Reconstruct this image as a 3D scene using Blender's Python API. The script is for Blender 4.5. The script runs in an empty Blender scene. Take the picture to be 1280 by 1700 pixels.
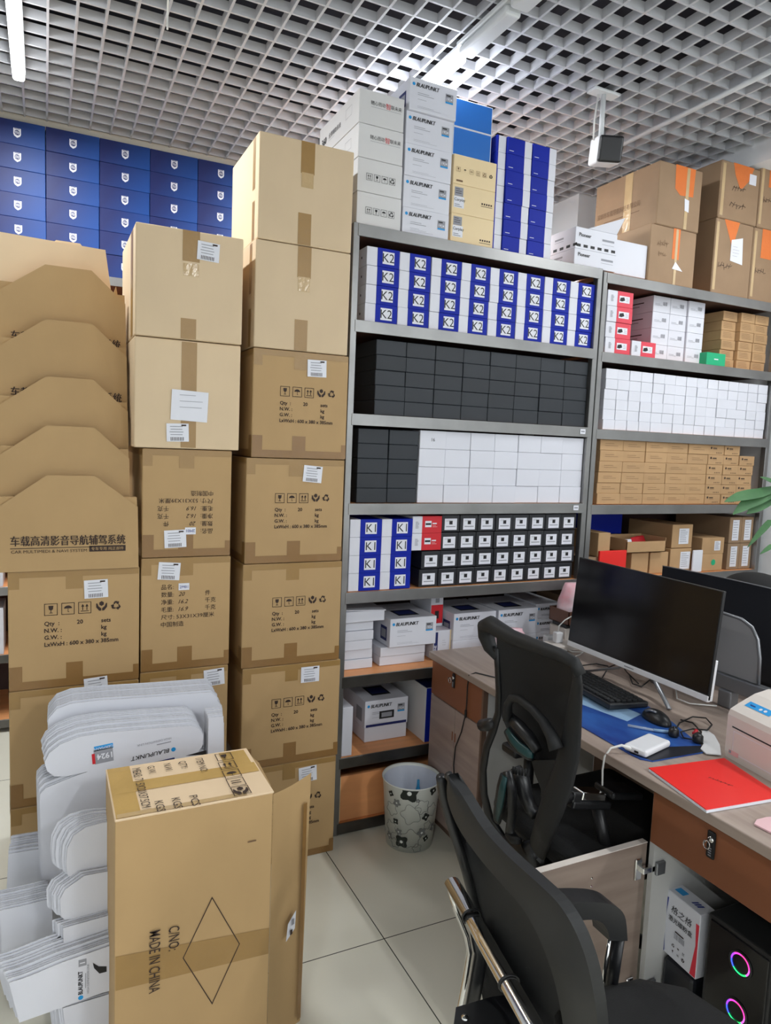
import bpy, bmesh, math, random
from mathutils import Vector, Matrix
random.seed(7)
SC = bpy.context.scene
COL = SC.collection

# ------------------------------------------------------------------ camera
FPX = 1169.58                      # focal length in pixels of the 1280 x 1700 frame
C_R = Vector((0.9003809, -0.43320015, 0.04064308))
C_U = Vector((0.00557614, 0.10489122, 0.99446807))
C_F = Vector((0.43506682, 0.89517343, -0.09685764))
C_O = Vector((0, 0, 1.6))
cd = bpy.data.cameras.new('camera')
cd.sensor_fit = 'VERTICAL'; cd.sensor_height = 36; cd.sensor_width = 36
cd.lens = FPX / 1700 * 36
cd.clip_start = 0.05
cam = bpy.data.objects.new('camera', cd); COL.objects.link(cam)
cam.matrix_world = Matrix(((C_R.x, C_U.x, -C_F.x, C_O.x), (C_R.y, C_U.y, -C_F.y, C_O.y),
                           (C_R.z, C_U.z, -C_F.z, C_O.z), (0, 0, 0, 1)))
SC.camera = cam

# ------------------------------------------------------------------ view, world, lights
SC.view_settings.view_transform = 'Standard'
SC.view_settings.look = 'None'
SC.view_settings.gamma = 1
SC.view_settings.use_curve_mapping = False
SC.view_settings.exposure = 0.1
wd = bpy.data.worlds.new('world'); SC.world = wd; wd.use_nodes = True
wd.node_tree.nodes['Background'].inputs[0].default_value = (0.75, 0.83, 1, 1)
wd.node_tree.nodes['Background'].inputs[1].default_value = 0.35
FIX_POWER = 37.0                   # every lit ceiling fixture
FIX_COL = (0.97, 0.99, 1.0)
def area(name, loc, size, power, rot, col=FIX_COL):
    l = bpy.data.lights.new(name, 'AREA'); l.shape = 'RECTANGLE'
    l.size, l.size_y = size; l.energy = power; l.color = col
    o = bpy.data.objects.new(name, l); COL.objects.link(o)
    o.location = loc; o.rotation_euler = rot
    return o
# fill light added behind the camera, as from a made-up window
area('rear_fill_light', (0.9, -3.38, 1.75), (3.4, 1.7), 24, (math.radians(90), 0, 0), (0.93, 0.97, 1.0))

# ------------------------------------------------------------------ helpers
def ray(px, py):
    return C_F + C_R * ((px - 640) / FPX) - C_U * ((py - 850) / FPX)
def onY(px, py, Y):
    d = ray(px, py); return C_O + d * ((Y - C_O.y) / d.y)
def onX(px, py, X):
    d = ray(px, py); return C_O + d * ((X - C_O.x) / d.x)
def onZ(px, py, Z):
    d = ray(px, py); return C_O + d * ((Z - C_O.z) / d.z)
def onF(px, py, f, x0=1.2):        # meets the curved surface x = f(y, z)
    p = onX(px, py, x0)
    for _ in range(25):
        p = onX(px, py, 0.5 * p.x + 0.5 * f(p.y, p.z))
    return p
def lin(c):
    c /= 255
    return c / 12.92 if c <= .04045 else ((c + .055) / 1.055) ** 2.4
def rgb(r, g, b): return (lin(r), lin(g), lin(b), 1)

MATS = {}
def mat(name, col, rough=.5, metal=0, var=0, nscale=8, bump=0, bscale=60, stretch=(1, 1, 1), col2=None,
        emit=None, estr=0, coat=0, spec=.5, alpha=None, orand=0):
    m = bpy.data.materials.new(name); m.use_nodes = True; MATS[name] = m
    nt = m.node_tree; N = nt.nodes; L = nt.links; b = N['Principled BSDF']
    c = rgb(*col)
    b.inputs['Base Color'].default_value = c
    b.inputs['Roughness'].default_value = rough
    b.inputs['Metallic'].default_value = metal
    b.inputs['Specular IOR Level'].default_value = spec
    b.inputs['Coat Weight'].default_value = coat
    tc = None
    if var or bump or col2:
        tc = N.new('ShaderNodeTexCoord'); mp = N.new('ShaderNodeMapping')
        mp.inputs['Scale'].default_value = stretch
        L.new(tc.outputs['Object'], mp.inputs[0])
    last = None
    if var or col2:
        n = N.new('ShaderNodeTexNoise'); n.inputs['Scale'].default_value = nscale; n.inputs['Detail'].default_value = 5
        L.new(mp.outputs[0], n.inputs['Vector'])
        r = N.new('ShaderNodeValToRGB')
        a = [max(0, x * (1 - var)) for x in c[:3]]; z = [min(1, x * (1 + var)) for x in c[:3]]
        if col2: z = rgb(*col2)[:3]; a = c[:3]
        r.color_ramp.elements[0].position = .3; r.color_ramp.elements[1].position = .7
        r.color_ramp.elements[0].color = (*a, 1); r.color_ramp.elements[1].color = (*z, 1)
        L.new(n.outputs['Fac'], r.inputs[0]); last = r.outputs[0]
        L.new(last, b.inputs['Base Color'])
    if orand:
        oi = N.new('ShaderNodeObjectInfo'); mr = N.new('ShaderNodeMapRange')
        mr.inputs[3].default_value = 1 - orand; mr.inputs[4].default_value = 1 + orand
        L.new(oi.outputs['Random'], mr.inputs[0])
        hs = N.new('ShaderNodeHueSaturation'); L.new(mr.outputs[0], hs.inputs['Value'])
        if last: L.new(last, hs.inputs['Color'])
        else: hs.inputs['Color'].default_value = c
        L.new(hs.outputs[0], b.inputs['Base Color'])
    if bump:
        n2 = N.new('ShaderNodeTexNoise'); n2.inputs['Scale'].default_value = bscale; n2.inputs['Detail'].default_value = 3
        L.new(mp.outputs[0], n2.inputs['Vector'])
        bp = N.new('ShaderNodeBump'); bp.inputs['Strength'].default_value = bump; bp.inputs['Distance'].default_value = .004
        L.new(n2.outputs['Fac'], bp.inputs['Height']); L.new(bp.outputs[0], b.inputs['Normal'])
    if emit:
        b.inputs['Emission Color'].default_value = rgb(*emit); b.inputs['Emission Strength'].default_value = estr
    if alpha is not None: b.inputs['Alpha'].default_value = alpha
    return m

mat('cardboard_tan', (184, 152, 106), .72, var=.06, nscale=5, bump=.14, bscale=9, stretch=(1, 1, .6), orand=.03)
mat('cardboard', (216, 193, 159), .72, var=.05, nscale=5, bump=.12, bscale=9, stretch=(1, 1, .6), orand=.03)
mat('cardboard_pale', (232, 206, 170), .72, var=.04, nscale=5, bump=.1, bscale=6, orand=.02)
mat('cardboard_old', (154, 127, 99), .75, var=.08, nscale=6, bump=.25, bscale=10, orand=.05)
mat('cardboard_box', (188, 152, 110), .75, var=.05, nscale=9, orand=.05)
mat('tape', (158, 124, 72), .35, coat=.12, bump=.25, bscale=35, var=.06)
mat('tape_dark', (140, 104, 58), .35, coat=.12, bump=.3, bscale=35, var=.08)
mat('tape_clear', (200, 172, 128), .12, coat=.8, bump=.5, bscale=45, var=.08)
mat('tape_yellow', (196, 162, 98), .22, coat=.5, bump=.4, bscale=30, var=.08)
mat('tape_orange', (226, 122, 56), .35, bump=.2, var=.05)
mat('ink', (52, 36, 30), .7)
mat('ink_soft', (120, 92, 66), .7)
mat('ink_grey', (150, 152, 160), .7)
mat('black_ink', (25, 25, 28), .6)
mat('paper', (228, 230, 238), .6)
mat('white_card', (220, 222, 231), .55, orand=.02)
mat('white_edge', (196, 196, 198), .6, var=.3, nscale=60, stretch=(2, 2, 12))
mat('white_dull', (220, 220, 220), .7, orand=.03)
mat('blue_card', (16, 38, 158), .55, orand=.04, spec=.2)
mat('sky_card', (26, 104, 188), .45)
mat('navy_card', (28, 40, 100), .5)
mat('dot_blue', (20, 150, 220), .5)
mat('cream_card', (236, 213, 168), .55, orand=.015)
mat('black_card', (33, 39, 46), .55, orand=.1)
mat('dash_card', (36, 38, 43), .4, orand=.12)
mat('red_card', (205, 32, 44), .45)
mat('coral_card', (222, 66, 84), .45)
mat('green_card', (24, 172, 120), .5)
mat('red_folder', (240, 40, 34), .4)
mat('steel', (142, 142, 141), .36, metal=.8, var=.16, nscale=5, stretch=(1, 1, 1))
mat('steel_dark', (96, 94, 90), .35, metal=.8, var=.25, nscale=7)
mat('shelf_wood', (236, 164, 108), .5, var=.08, nscale=3, stretch=(1, 14, 8))
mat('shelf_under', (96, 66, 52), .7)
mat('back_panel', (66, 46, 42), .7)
mat('desk_wood', (176, 160, 148), .38, col2=(152, 135, 124), nscale=2.2, stretch=(14, 1, 14))
mat('door_wood', (150, 134, 122), .42, col2=(128, 112, 102), nscale=2.2, stretch=(1.2, 1, 12))
mat('pedestal_wood', (178, 158, 148), .42, col2=(150, 130, 122), nscale=2.2, stretch=(1, 1.2, 12))
mat('brown_laminate', (138, 84, 54), .45)
mat('edge_brown', (112, 88, 74), .5)
mat('cabinet_white', (200, 200, 198), .5)
mat('chrome', (225, 225, 225), .09, metal=1)
mat('metal_grey', (140, 142, 146), .35, metal=.7)
mat('plastic_black', (28, 29, 31), .38)
mat('plastic_soft', (34, 35, 36), .6, spec=.35)
mat('fabric_black', (22, 23, 24), .85, bump=.3, bscale=300)
mat('teal', (22, 66, 68), .35)
mat('screen', (14, 14, 16), .16, spec=.5)
mat('screen_back', (30, 32, 38), .35)
mat('plastic_white', (232, 233, 236), .3)
mat('cream_plastic', (222, 214, 206), .4)
mat('pad_blue', (26, 50, 128), .35, col2=(52, 104, 180), nscale=5, stretch=(2, 1, 1))
mat('pad_light', (150, 184, 216), .35)
mat('pad_black', (22, 24, 34), .4)
mat('glass_gray', (150, 150, 152), .35, alpha=.9)
mat('clear_plastic', (200, 210, 220), .1, alpha=.5)
mat('label_blue', (36, 156, 226), .4)
mat('label_pink', (232, 176, 176), .5)
mat('pink_pad', (232, 190, 194), .6)
mat('pink_bag', (240, 232, 238), .45, col2=(238, 164, 176), nscale=12)
mat('bin_white', (236, 241, 236), .4)
mat('bin_grey', (120, 122, 120), .45)
mat('bin_dark', (30, 38, 34), .45)
mat('liner', (226, 232, 244), .35, bump=.6, bscale=25)
mat('cyan_bottle', (60, 170, 230), .35)
mat('leaf', (40, 84, 44), .45, col2=(72, 120, 70), nscale=6)
mat('stem', (74, 92, 60), .6)
mat('pot', (190, 190, 188), .4)
mat('soil', (60, 45, 36), .9)
mat('cable_black', (20, 20, 20), .5)
mat('cable_white', (226, 226, 222), .45)
mat('wall_paint', (236, 239, 242), .8)
mat('trim_paint', (196, 190, 176), .7)
mat('grid_paint', (198, 200, 205), .55)
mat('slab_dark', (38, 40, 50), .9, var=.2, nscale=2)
mat('lamp_lit', (255, 255, 255), .4, emit=(250, 253, 255), estr=11)
mat('lamp_off', (222, 226, 228), .35)
mat('grommet', (60, 60, 60), .4)
mat('toner_blue', (38, 56, 140), .45)
mat('toner_red', (222, 52, 70), .45)
mat('skin_brown', (110, 74, 58), .4)

# chair net: dark threads with small see-through holes
m = mat('net_black', (24, 25, 27), .7)
nt = m.node_tree; b = nt.nodes['Principled BSDF']
tc = nt.nodes.new('ShaderNodeTexCoord'); vo = nt.nodes.new('ShaderNodeTexVoronoi'); vo.inputs['Scale'].default_value = 420
nt.links.new(tc.outputs['Object'], vo.inputs['Vector'])
lt = nt.nodes.new('ShaderNodeMath'); lt.operation = 'GREATER_THAN'; lt.inputs[1].default_value = .16
nt.links.new(vo.outputs['Distance'], lt.inputs[0]); nt.links.new(lt.outputs[0], b.inputs['Alpha'])

# printed blue gradient of the shield boxes
m = mat('royal_print', (30, 60, 160), .5, spec=.3)
nt = m.node_tree; b = nt.nodes['Principled BSDF']
tc = nt.nodes.new('ShaderNodeTexCoord'); sx = nt.nodes.new('ShaderNodeSeparateXYZ'); nt.links.new(tc.outputs['Object'], sx.inputs[0])
ma = nt.nodes.new('ShaderNodeMath'); ma.operation = 'MULTIPLY_ADD'; ma.inputs[1].default_value = 3.4; ma.inputs[2].default_value = .42
nt.links.new(sx.outputs['X'], ma.inputs[0])
mb_ = nt.nodes.new('ShaderNodeMath'); mb_.operation = 'MULTIPLY_ADD'; mb_.inputs[1].default_value = -2.2
nt.links.new(sx.outputs['Z'], mb_.inputs[0]); nt.links.new(ma.outputs[0], mb_.inputs[2])
cr = nt.nodes.new('ShaderNodeValToRGB'); nt.links.new(mb_.outputs[0], cr.inputs[0])
cr.color_ramp.elements[0].color = rgb(30, 40, 94); cr.color_ramp.elements[1].color = rgb(24, 76, 152)
nt.links.new(cr.outputs[0], b.inputs['Base Color'])

# floor: pale glossy tiles with thin dark joints, .8 m apart
m = mat('floor_tile', (230, 228, 212), .16)
nt = m.node_tree; b = nt.nodes['Principled BSDF']; N = nt.nodes; L = nt.links
tc = N.new('ShaderNodeTexCoord'); sx = N.new('ShaderNodeSeparateXYZ'); L.new(tc.outputs['Object'], sx.inputs[0])
outs = []
for ax, off in (('X', .984 - 4.8), ('Y', 1.905 - 8)):
    a = N.new('ShaderNodeMath'); a.operation = 'SUBTRACT'; a.inputs[1].default_value = off - .002; L.new(sx.outputs[ax], a.inputs[0])
    d = N.new('ShaderNodeMath'); d.operation = 'MODULO'; d.inputs[1].default_value = .8; L.new(a.outputs[0], d.inputs[0])
    g = N.new('ShaderNodeMath'); g.operation = 'LESS_THAN'; g.inputs[1].default_value = .0035; L.new(d.outputs[0], g.inputs[0])
    outs.append(g)
mx = N.new('ShaderNodeMath'); mx.operation = 'MAXIMUM'; L.new(outs[0].outputs[0], mx.inputs[0]); L.new(outs[1].outputs[0], mx.inputs[1])
ns = N.new('ShaderNodeTexNoise'); ns.inputs['Scale'].default_value = 1.6; L.new(tc.outputs['Object'], ns.inputs['Vector'])
cr = N.new('ShaderNodeValToRGB'); cr.color_ramp.elements[0].color = rgb(226, 223, 207); cr.color_ramp.elements[1].color = rgb(238, 236, 220)
L.new(ns.outputs['Fac'], cr.inputs[0])
mi = N.new('ShaderNodeMix'); mi.data_type = 'RGBA'; L.new(mx.outputs[0], mi.inputs[0]); L.new(cr.outputs[0], mi.inputs[6])
mi.inputs[7].default_value = rgb(70, 72, 62); L.new(mi.outputs[2], b.inputs['Base Color'])

# bin print is built as geometry; brown sliding stack of names below
def W(o):
    m = o.matrix_basis.copy()
    while o.parent: o = o.parent; m = o.matrix_basis @ m
    return m

_txt = {}
def text_mesh(s, bold=0, spacing=1.0):
    k = (s, bold, spacing)
    if k not in _txt:
        c = bpy.data.curves.new('t', 'FONT'); c.body = s; c.resolution_u = 2; c.offset = bold; c.space_character = spacing
        o = bpy.data.objects.new('t', c); COL.objects.link(o)
        bpy.context.view_layer.update()
        me = bpy.data.meshes.new_from_object(o.evaluated_get(bpy.context.evaluated_depsgraph_get()))
        vs = [(v.co.x, v.co.y) for v in me.vertices]; fs = [tuple(p.vertices) for p in me.polygons]
        bpy.data.objects.remove(o); bpy.data.curves.remove(c); bpy.data.meshes.remove(me)
        w = (max(v[0] for v in vs) - min(v[0] for v in vs)) if vs else 0
        x0 = min(v[0] for v in vs) if vs else 0
        _txt[k] = ([(x - x0, y) for x, y in vs], fs, w)
    return _txt[k]

class MB:
    """collects shapes and links them as one mesh object"""
    def __init__(s): s.v = []; s.f = []; s.m = []; s.mats = []; s.sm = []
    def mi(s, name):
        if name not in s.mats: s.mats.append(name)
        return s.mats.index(name)
    def add(s, vs, fs, mt, smooth=False):
        n = len(s.v); s.v += [Vector(v) for v in vs]; k = s.mi(mt)
        for f in fs: s.f.append(tuple(n + i for i in f)); s.m.append(k); s.sm.append(smooth)
        return s
    def box(s, x0, x1, y0, y1, z0, z1, mt, bevel=0, seg=1, M=None):
        bm = bmesh.new()
        bmesh.ops.create_cube(bm, size=1)
        for v in bm.verts: v.co = Vector(((v.co.x + .5) * (x1 - x0) + x0, (v.co.y + .5) * (y1 - y0) + y0, (v.co.z + .5) * (z1 - z0) + z0))
        if bevel: bmesh.ops.bevel(bm, geom=bm.edges[:], offset=bevel, segments=seg, affect='EDGES', profile=.5)
        s.bm(bm, mt, M, smooth=False); return s
    def bm(s, bm, mt, M=None, smooth=False):
        bm.verts.index_update()
        vs = [(M @ v.co if M else v.co.copy()) for v in bm.verts]
        s.add(vs, [[v.index for v in f.verts] for f in bm.faces], mt, smooth); bm.free()
    def prism(s, pts, vec, mt, mt2=None):
        """closed outline of 3D points, pushed along vec"""
        n = len(pts); vec = Vector(vec); pts = [Vector(p) for p in pts]
        s.add(pts, [tuple(range(n))], mt)
        s.add([p + vec for p in pts], [tuple(range(n - 1, -1, -1))], mt2 or mt)
        for i in range(n):
            j = (i + 1) % n
            s.add([pts[i], pts[i] + vec, pts[j] + vec, pts[j]], [(0, 1, 2, 3)], mt2 or mt)
        return s
    def tube(s, pts, r, mt, seg=8, flat=1.0, closed=False, up=None, cap=True):
        pts = [Vector(p) for p in pts]; n = len(pts)
        rs = r if isinstance(r, (list, tuple)) else [r] * n
        rings = []; prev = None
        for i, p in enumerate(pts):
            if closed: t = pts[(i + 1) % n] - pts[i - 1]
            else: t = pts[min(i + 1, n - 1)] - pts[max(i - 1, 0)]
            t.normalize()
            ref = Vector(up) if up else (prev if prev else (Vector((0, 0, 1)) if abs(t.z) < .9 else Vector((1, 0, 0))))
            a = ref - t * ref.dot(t)
            if a.length < 1e-5: a = Vector((1, 0, 0)) - t * t.x
            a.normalize(); bb = t.cross(a); prev = a
            rings.append([p + (a * math.cos(q) * rs[i] * flat + bb * math.sin(q) * rs[i]) for q in [2 * math.pi * k / seg for k in range(seg)]])
        vs = [v for rg in rings for v in rg]; fs = []
        m_ = n if closed else n - 1
        for i in range(m_):
            for k in range(seg):
                j = (i + 1) % n
                fs.append((i * seg + k, i * seg + (k + 1) % seg, j * seg + (k + 1) % seg, j * seg + k))
        if not closed and cap: fs += [tuple(range(seg - 1, -1, -1)), tuple((n - 1) * seg + k for k in range(seg))]
        s.add(vs, fs, mt, True); return s
    def lathe(s, prof, c, mt, seg=32, cap=False):
        vs = []; fs = []
        for r, z in prof: vs += [(c[0] + r * math.cos(2 * math.pi * k / seg), c[1] + r * math.sin(2 * math.pi * k / seg), c[2] + z) for k in range(seg)]
        for i in range(len(prof) - 1):
            for k in range(seg): fs.append((i * seg + k, i * seg + (k + 1) % seg, (i + 1) * seg + (k + 1) % seg, (i + 1) * seg + k))
        if cap: fs += [tuple(range(seg - 1, -1, -1)), tuple((len(prof) - 1) * seg + k for k in range(seg))]
        s.add(vs, fs, mt, True); return s
    def grid(s, rows, mt, thick=None, smooth=True):
        """rows of points as a surface; thick = vector for a second side"""
        R = len(rows); K = len(rows[0])
        def q(off, flip):
            fs = []
            for i in range(R - 1):
                for k in range(K - 1):
                    f = (i * K + k, i * K + k + 1, (i + 1) * K + k + 1, (i + 1) * K + k)
                    fs.append(f[::-1] if flip else f)
            s.add([Vector(p) + off for r_ in rows for p in r_], fs, mt, smooth)
        q(Vector((0, 0, 0)), False)
        if thick:
            t = Vector(thick); q(t, True)
            ring = [rows[0][k] for k in range(K)] + [rows[i][-1] for i in range(1, R)] + [rows[-1][k] for k in range(K - 2, -1, -1)] + [rows[i][0] for i in range(R - 2, 0, -1)]
            n = len(ring)
            for i in range(n):
                a, b_ = Vector(ring[i]), Vector(ring[(i + 1) % n]); s.add([a, b_, b_ + t, a + t], [(0, 1, 2, 3)], mt)
        return s
    def build(s, name, parent=None, origin=None, local=False, me=None):
        if me is None:
            vs = s.v
            if parent is not None and not local:
                Mi = W(parent).inverted(); vs = [Mi @ v for v in vs]
            elif origin is not None: vs = [v - Vector(origin) for v in vs]
            me = bpy.data.meshes.new(name)
            me.from_pydata([tuple(v) for v in vs], [], s.f)
            for mn in s.mats: me.materials.append(MATS[mn])
            me.polygons.foreach_set('material_index', s.m); me.polygons.foreach_set('use_smooth', s.sm)
            me.update()
        o = bpy.data.objects.new(name, me); COL.objects.link(o)
        if parent is not None: o.parent = parent
        elif origin is not None: o.location = origin
        return o

class Face:
    """flat printing on a surface: O corner or centre, U right, V up"""
    def __init__(s, mb, O, U, V, off=.0006):
        s.mb = mb; s.U = Vector(U).normalized(); s.V = Vector(V).normalized(); s.O = Vector(O); s.N = s.U.cross(s.V); s.off = off
    def P(s, u, v, k=0): return s.O + s.U * u + s.V * v + s.N * (s.off * (1 + k))
    def rect(s, u, v, w, h, mt, k=0, rot=0):
        c, sn = math.cos(rot), math.sin(rot)
        q = [(-w / 2, -h / 2), (w / 2, -h / 2), (w / 2, h / 2), (-w / 2, h / 2)]
        s.mb.add([s.P(u + a * c - b_ * sn, v + a * sn + b_ * c, k) for a, b_ in q], [(0, 1, 2, 3)], mt); return s
    def poly(s, pts, mt, k=0): s.mb.add([s.P(a, b_, k) for a, b_ in pts], [tuple(range(len(pts)))], mt); return s
    def disc(s, u, v, r, mt, k=0, n=16): return s.poly([(u + r * math.cos(2 * math.pi * i / n), v + r * math.sin(2 * math.pi * i / n)) for i in range(n)], mt, k)
    def ring(s, u, v, w, h, t, mt, k=0, rot=0):
        c, sn = math.cos(rot), math.sin(rot)
        for a, b_, ww, hh in ((0, h / 2, w + t, t), (0, -h / 2, w + t, t), (w / 2, 0, t, h), (-w / 2, 0, t, h)):
            s.rect(u + a * c - b_ * sn, v + a * sn + b_ * c, ww, hh, mt, k, rot)
    def text(s, st, u, v, size, mt, align='L', bold=0, shear=0, rot=0, k=1, spacing=1.0, width=None, sx=1.0):
        vs, fs, w = text_mesh(st, bold, spacing)
        if width: sx = width / (w * size)
        o = 0 if align == 'L' else (-w * size * sx / 2 if align == 'C' else -w * size * sx)
        c, sn = math.cos(rot), math.sin(rot); out = []
        for x, y in vs:
            a = o + (x * sx + y * shear) * size; b_ = y * size
            out.append(s.P(u + a * c - b_ * sn, v + a * sn + b_ * c, k))
        s.mb.add(out, fs, mt); return s
    def lines(s, u, v, w, n, dy, mt, h=.0016, k=1, seed=1):
        r = random.Random(seed)
        for i in range(n):
            ww = w * r.uniform(.6, 1); s.rect(u + ww / 2, v - i * dy, ww, h, mt, k)
    def barcode(s, u, v, w, h, mt, k=1, seed=3, rot=0):
        r = random.Random(seed); x = -w / 2; c, sn = math.cos(rot), math.sin(rot)
        while x < w / 2:
            b_ = r.uniform(.0012, .003); s.rect(u + (x + b_ / 2) * c, v + (x + b_ / 2) * sn, b_, h, mt, k, rot); x += b_ + r.uniform(.0012, .003)
    def scribble(s, u, v, w, h, mt, n=5, seed=2, k=1, t=.002):
        r = random.Random(seed)
        for i in range(n):
            a = u + w * i / n
            s.rect(a, v + r.uniform(-h, h) * .2, t, h * r.uniform(.5, 1), mt, k, r.uniform(-.6, .2))
            s.rect(a + w / n / 2, v + r.uniform(-h, h) * .2, w / n * .9, t, mt, k, r.uniform(-.4, .6))

def ICON(f, name, u, v, s, mt, frame=True, rot=0):
    """care marks in a square of side s centred on u, v"""
    def T(p):
        c, sn = math.cos(rot), math.sin(rot); a, b_ = p[0] * s, p[1] * s
        return (u + a * c - b_ * sn, v + a * sn + b_ * c)
    def pg(pts): f.poly([T(p) for p in pts], mt, 1)
    if frame: f.ring(u, v, s, s, s * .05, mt, 1, rot)
    if name == 'glass':
        pg([(-.2, .33), (-.16, .02), (-.06, -.06), (.06, -.06), (.16, .02), (.2, .33)]); pg([(-.03, -.06), (-.03, -.28), (.03, -.28), (.03, -.06)]); pg([(-.14, -.28), (-.14, -.33), (.14, -.33), (.14, -.28)])
    elif name == 'umbrella':
        pg([(.32 * math.cos(a), .26 * math.sin(a) + .02) for a in [math.pi * i / 10 for i in range(11)]]); pg([(-.02, .02), (-.02, -.3), (.02, -.3), (.02, .02)]); pg([(.02, -.3), (.02, -.26), (.1, -.26), (.1, -.3)])
    elif name == 'arrows':
        for x in (-.17, .17): pg([(x - .13, .1), (x, .34), (x + .13, .1)]); pg([(x - .035, .12), (x - .035, -.22), (x + .035, -.22), (x + .035, .12)])
        pg([(-.33, -.27), (-.33, -.33), (.33, -.33), (.33, -.27)])
    elif name == 'hands':
        pg([(0, .45), (-.18, .33), (-.18, .12), (0, .0), (.18, .12), (.18, .33)])
        for q in (-1, 1): pg([(q * .45, .25), (q * .45, -.1), (q * .2, -.42), (q * .04, -.42), (q * .04, -.2), (q * .25, -.02), (q * .36, .25)][::q])
    elif name == 'recycle':
        for a in (90, 210, 330):
            c, sn = math.cos(math.radians(a)), math.sin(math.radians(a))
            for pts in ([(-.22, .18), (-.1, .4), (.1, .4), (.02, .24), (-.06, .24), (-.12, .12)], [(.04, .36), (.26, .36), (.2, .08), (.02, .2)]):
                pg([(x * sn + y * c if 0 else x * sn + y * c, -x * c + y * sn) for x, y in pts])
    elif name == 'stack':
        pg([(-.3, .1), (-.3, .2), (.3, .2), (.3, .1)]); pg([(-.3, -.15), (-.3, -.05), (.3, -.05), (.3, -.15)])
    elif name == 'shield':
        pass

def tag(o, label, cat, group=None, kind=None):
    if label: o['label'] = label
    if cat: o['category'] = cat
    if group: o['group'] = group
    if kind: o['kind'] = kind
    return o
def thing(name, label, cat, loc=(0, 0, 0), rotz=0, group=None):
    o = bpy.data.objects.new(name, None); COL.objects.link(o); o.empty_display_size = .05
    o.location = loc; o.rotation_euler = (0, 0, rotz)
    return tag(o, label, cat, group)
def kids(o): return [c for c in bpy.data.objects if c.parent == o]
_kids = {}
def dup(root, loc, rotz=0, label=None, group=None):
    if root.name not in _kids: _kids[root.name] = [(c, kids(c)) for c in kids(root)]
    r = root.copy(); COL.objects.link(r); r.location = loc; r.rotation_euler = (0, 0, rotz)
    if label: r['label'] = label
    if group: r['group'] = group
    for c, gs in _kids[root.name]:
        c2 = c.copy(); COL.objects.link(c2); c2.parent = r
        for g in gs:
            g2 = g.copy(); COL.objects.link(g2); g2.parent = c2
    return r
ORD = ['first', 'second', 'third', 'fourth', 'fifth', 'sixth', 'seventh', 'eighth', 'ninth', 'tenth', 'eleventh', 'twelfth',
       'thirteenth', 'fourteenth', 'fifteenth', 'sixteenth']
def rowname(r, n):                 # r counts from the bottom
    if r == 0: return 'bottom row'
    if r == n - 1: return 'top row'
    return ORD[r] + ' row up'
def colname(c, n):
    if c == 0: return 'leftmost column'
    if c == n - 1: return 'rightmost column'
    return ORD[c] + ' column'
class Stock:
    """first use builds the thing, later uses copy it"""
    def __init__(s, maker): s.maker = maker; s.proto = None
    def put(s, loc, rotz, label, group):
        if s.proto is None:
            s.proto = s.maker(); o = s.proto; o.location = loc; o.rotation_euler = (0, 0, rotz)
            o['label'] = label
            if group: o['group'] = group
            return o
        return dup(s.proto, loc, rotz, label, group)
def J(a): return random.uniform(-a, a)

# ------------------------------------------------------------------ the room
def struct(mb, name):
    o = mb.build(name); o['kind'] = 'structure'; return o
ZC = 3.15
struct(MB().box(-3.6, 3.6, -3.6, 4.7, -.06, 0, 'floor_tile'), 'floor')
cb = MB()
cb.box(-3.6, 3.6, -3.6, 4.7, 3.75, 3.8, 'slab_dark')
k = -36
while .0195 + .1 * k < 3.19:
    x = .0195 + .1 * k; k += 1
    cb.box(x - .0045, x + .0045, -3.5, 4.15, ZC, ZC + .036, 'grid_paint')
k = 0
while 4.12 - .105 * k > -3.5:
    y = 4.12 - .105 * k; k += 1
    cb.box(-3.5, 3.19, y - .0045, y + .0045, ZC + .0005, ZC + .0355, 'grid_paint')
struct(cb, 'ceiling')
struct(MB().box(-3.6, 3.6, 4.6, 4.7, 0, 3.75, 'wall_paint'), 'wall_back')
struct(MB().box(3.5, 3.6, -3.6, 4.6, 0, 3.75, 'wall_paint'), 'wall_right')
struct(MB().box(-3.6, -3.5, -3.6, 4.6, 0, 3.75, 'wall_paint'), 'wall_left')
wf = MB(); wf.box(-3.5, -.9, -3.6, -3.5, 0, 3.75, 'wall_paint'); wf.box(2.7, 3.5, -3.6, -3.5, 0, 3.75, 'wall_paint')
wf.box(-.9, 2.7, -3.6, -3.5, 0, .85, 'wall_paint'); wf.box(-.9, 2.7, -3.6, -3.5, 2.65, 3.75, 'wall_paint')
struct(wf, 'wall_front')
wn = MB()
for x in (-.87, .3, 1.5, 2.67): wn.box(x - .03, x + .03, -3.58, -3.52, .85, 2.65, 'metal_grey')
for z in (.88, 2.62): wn.box(-.84, 2.64, -3.58, -3.52, z - .03, z + .03, 'metal_grey')
struct(wn, 'added_window_1')  # unseen window frame, made up to go with the fill light
struct(MB().box(2.92, 3.5, 3.51, 4.6, 0, 3.75, 'wall_paint'), 'wall_pillar')
struct(MB().box(3.19, 3.5, -3.5, 3.51, 3.055, 3.75, 'wall_paint'), 'trim_2')
tr = MB().box(-3.5, 2.92, 4.14, 4.2, 3.105, 3.16, 'trim_paint'); struct(tr, 'trim_1')

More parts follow.
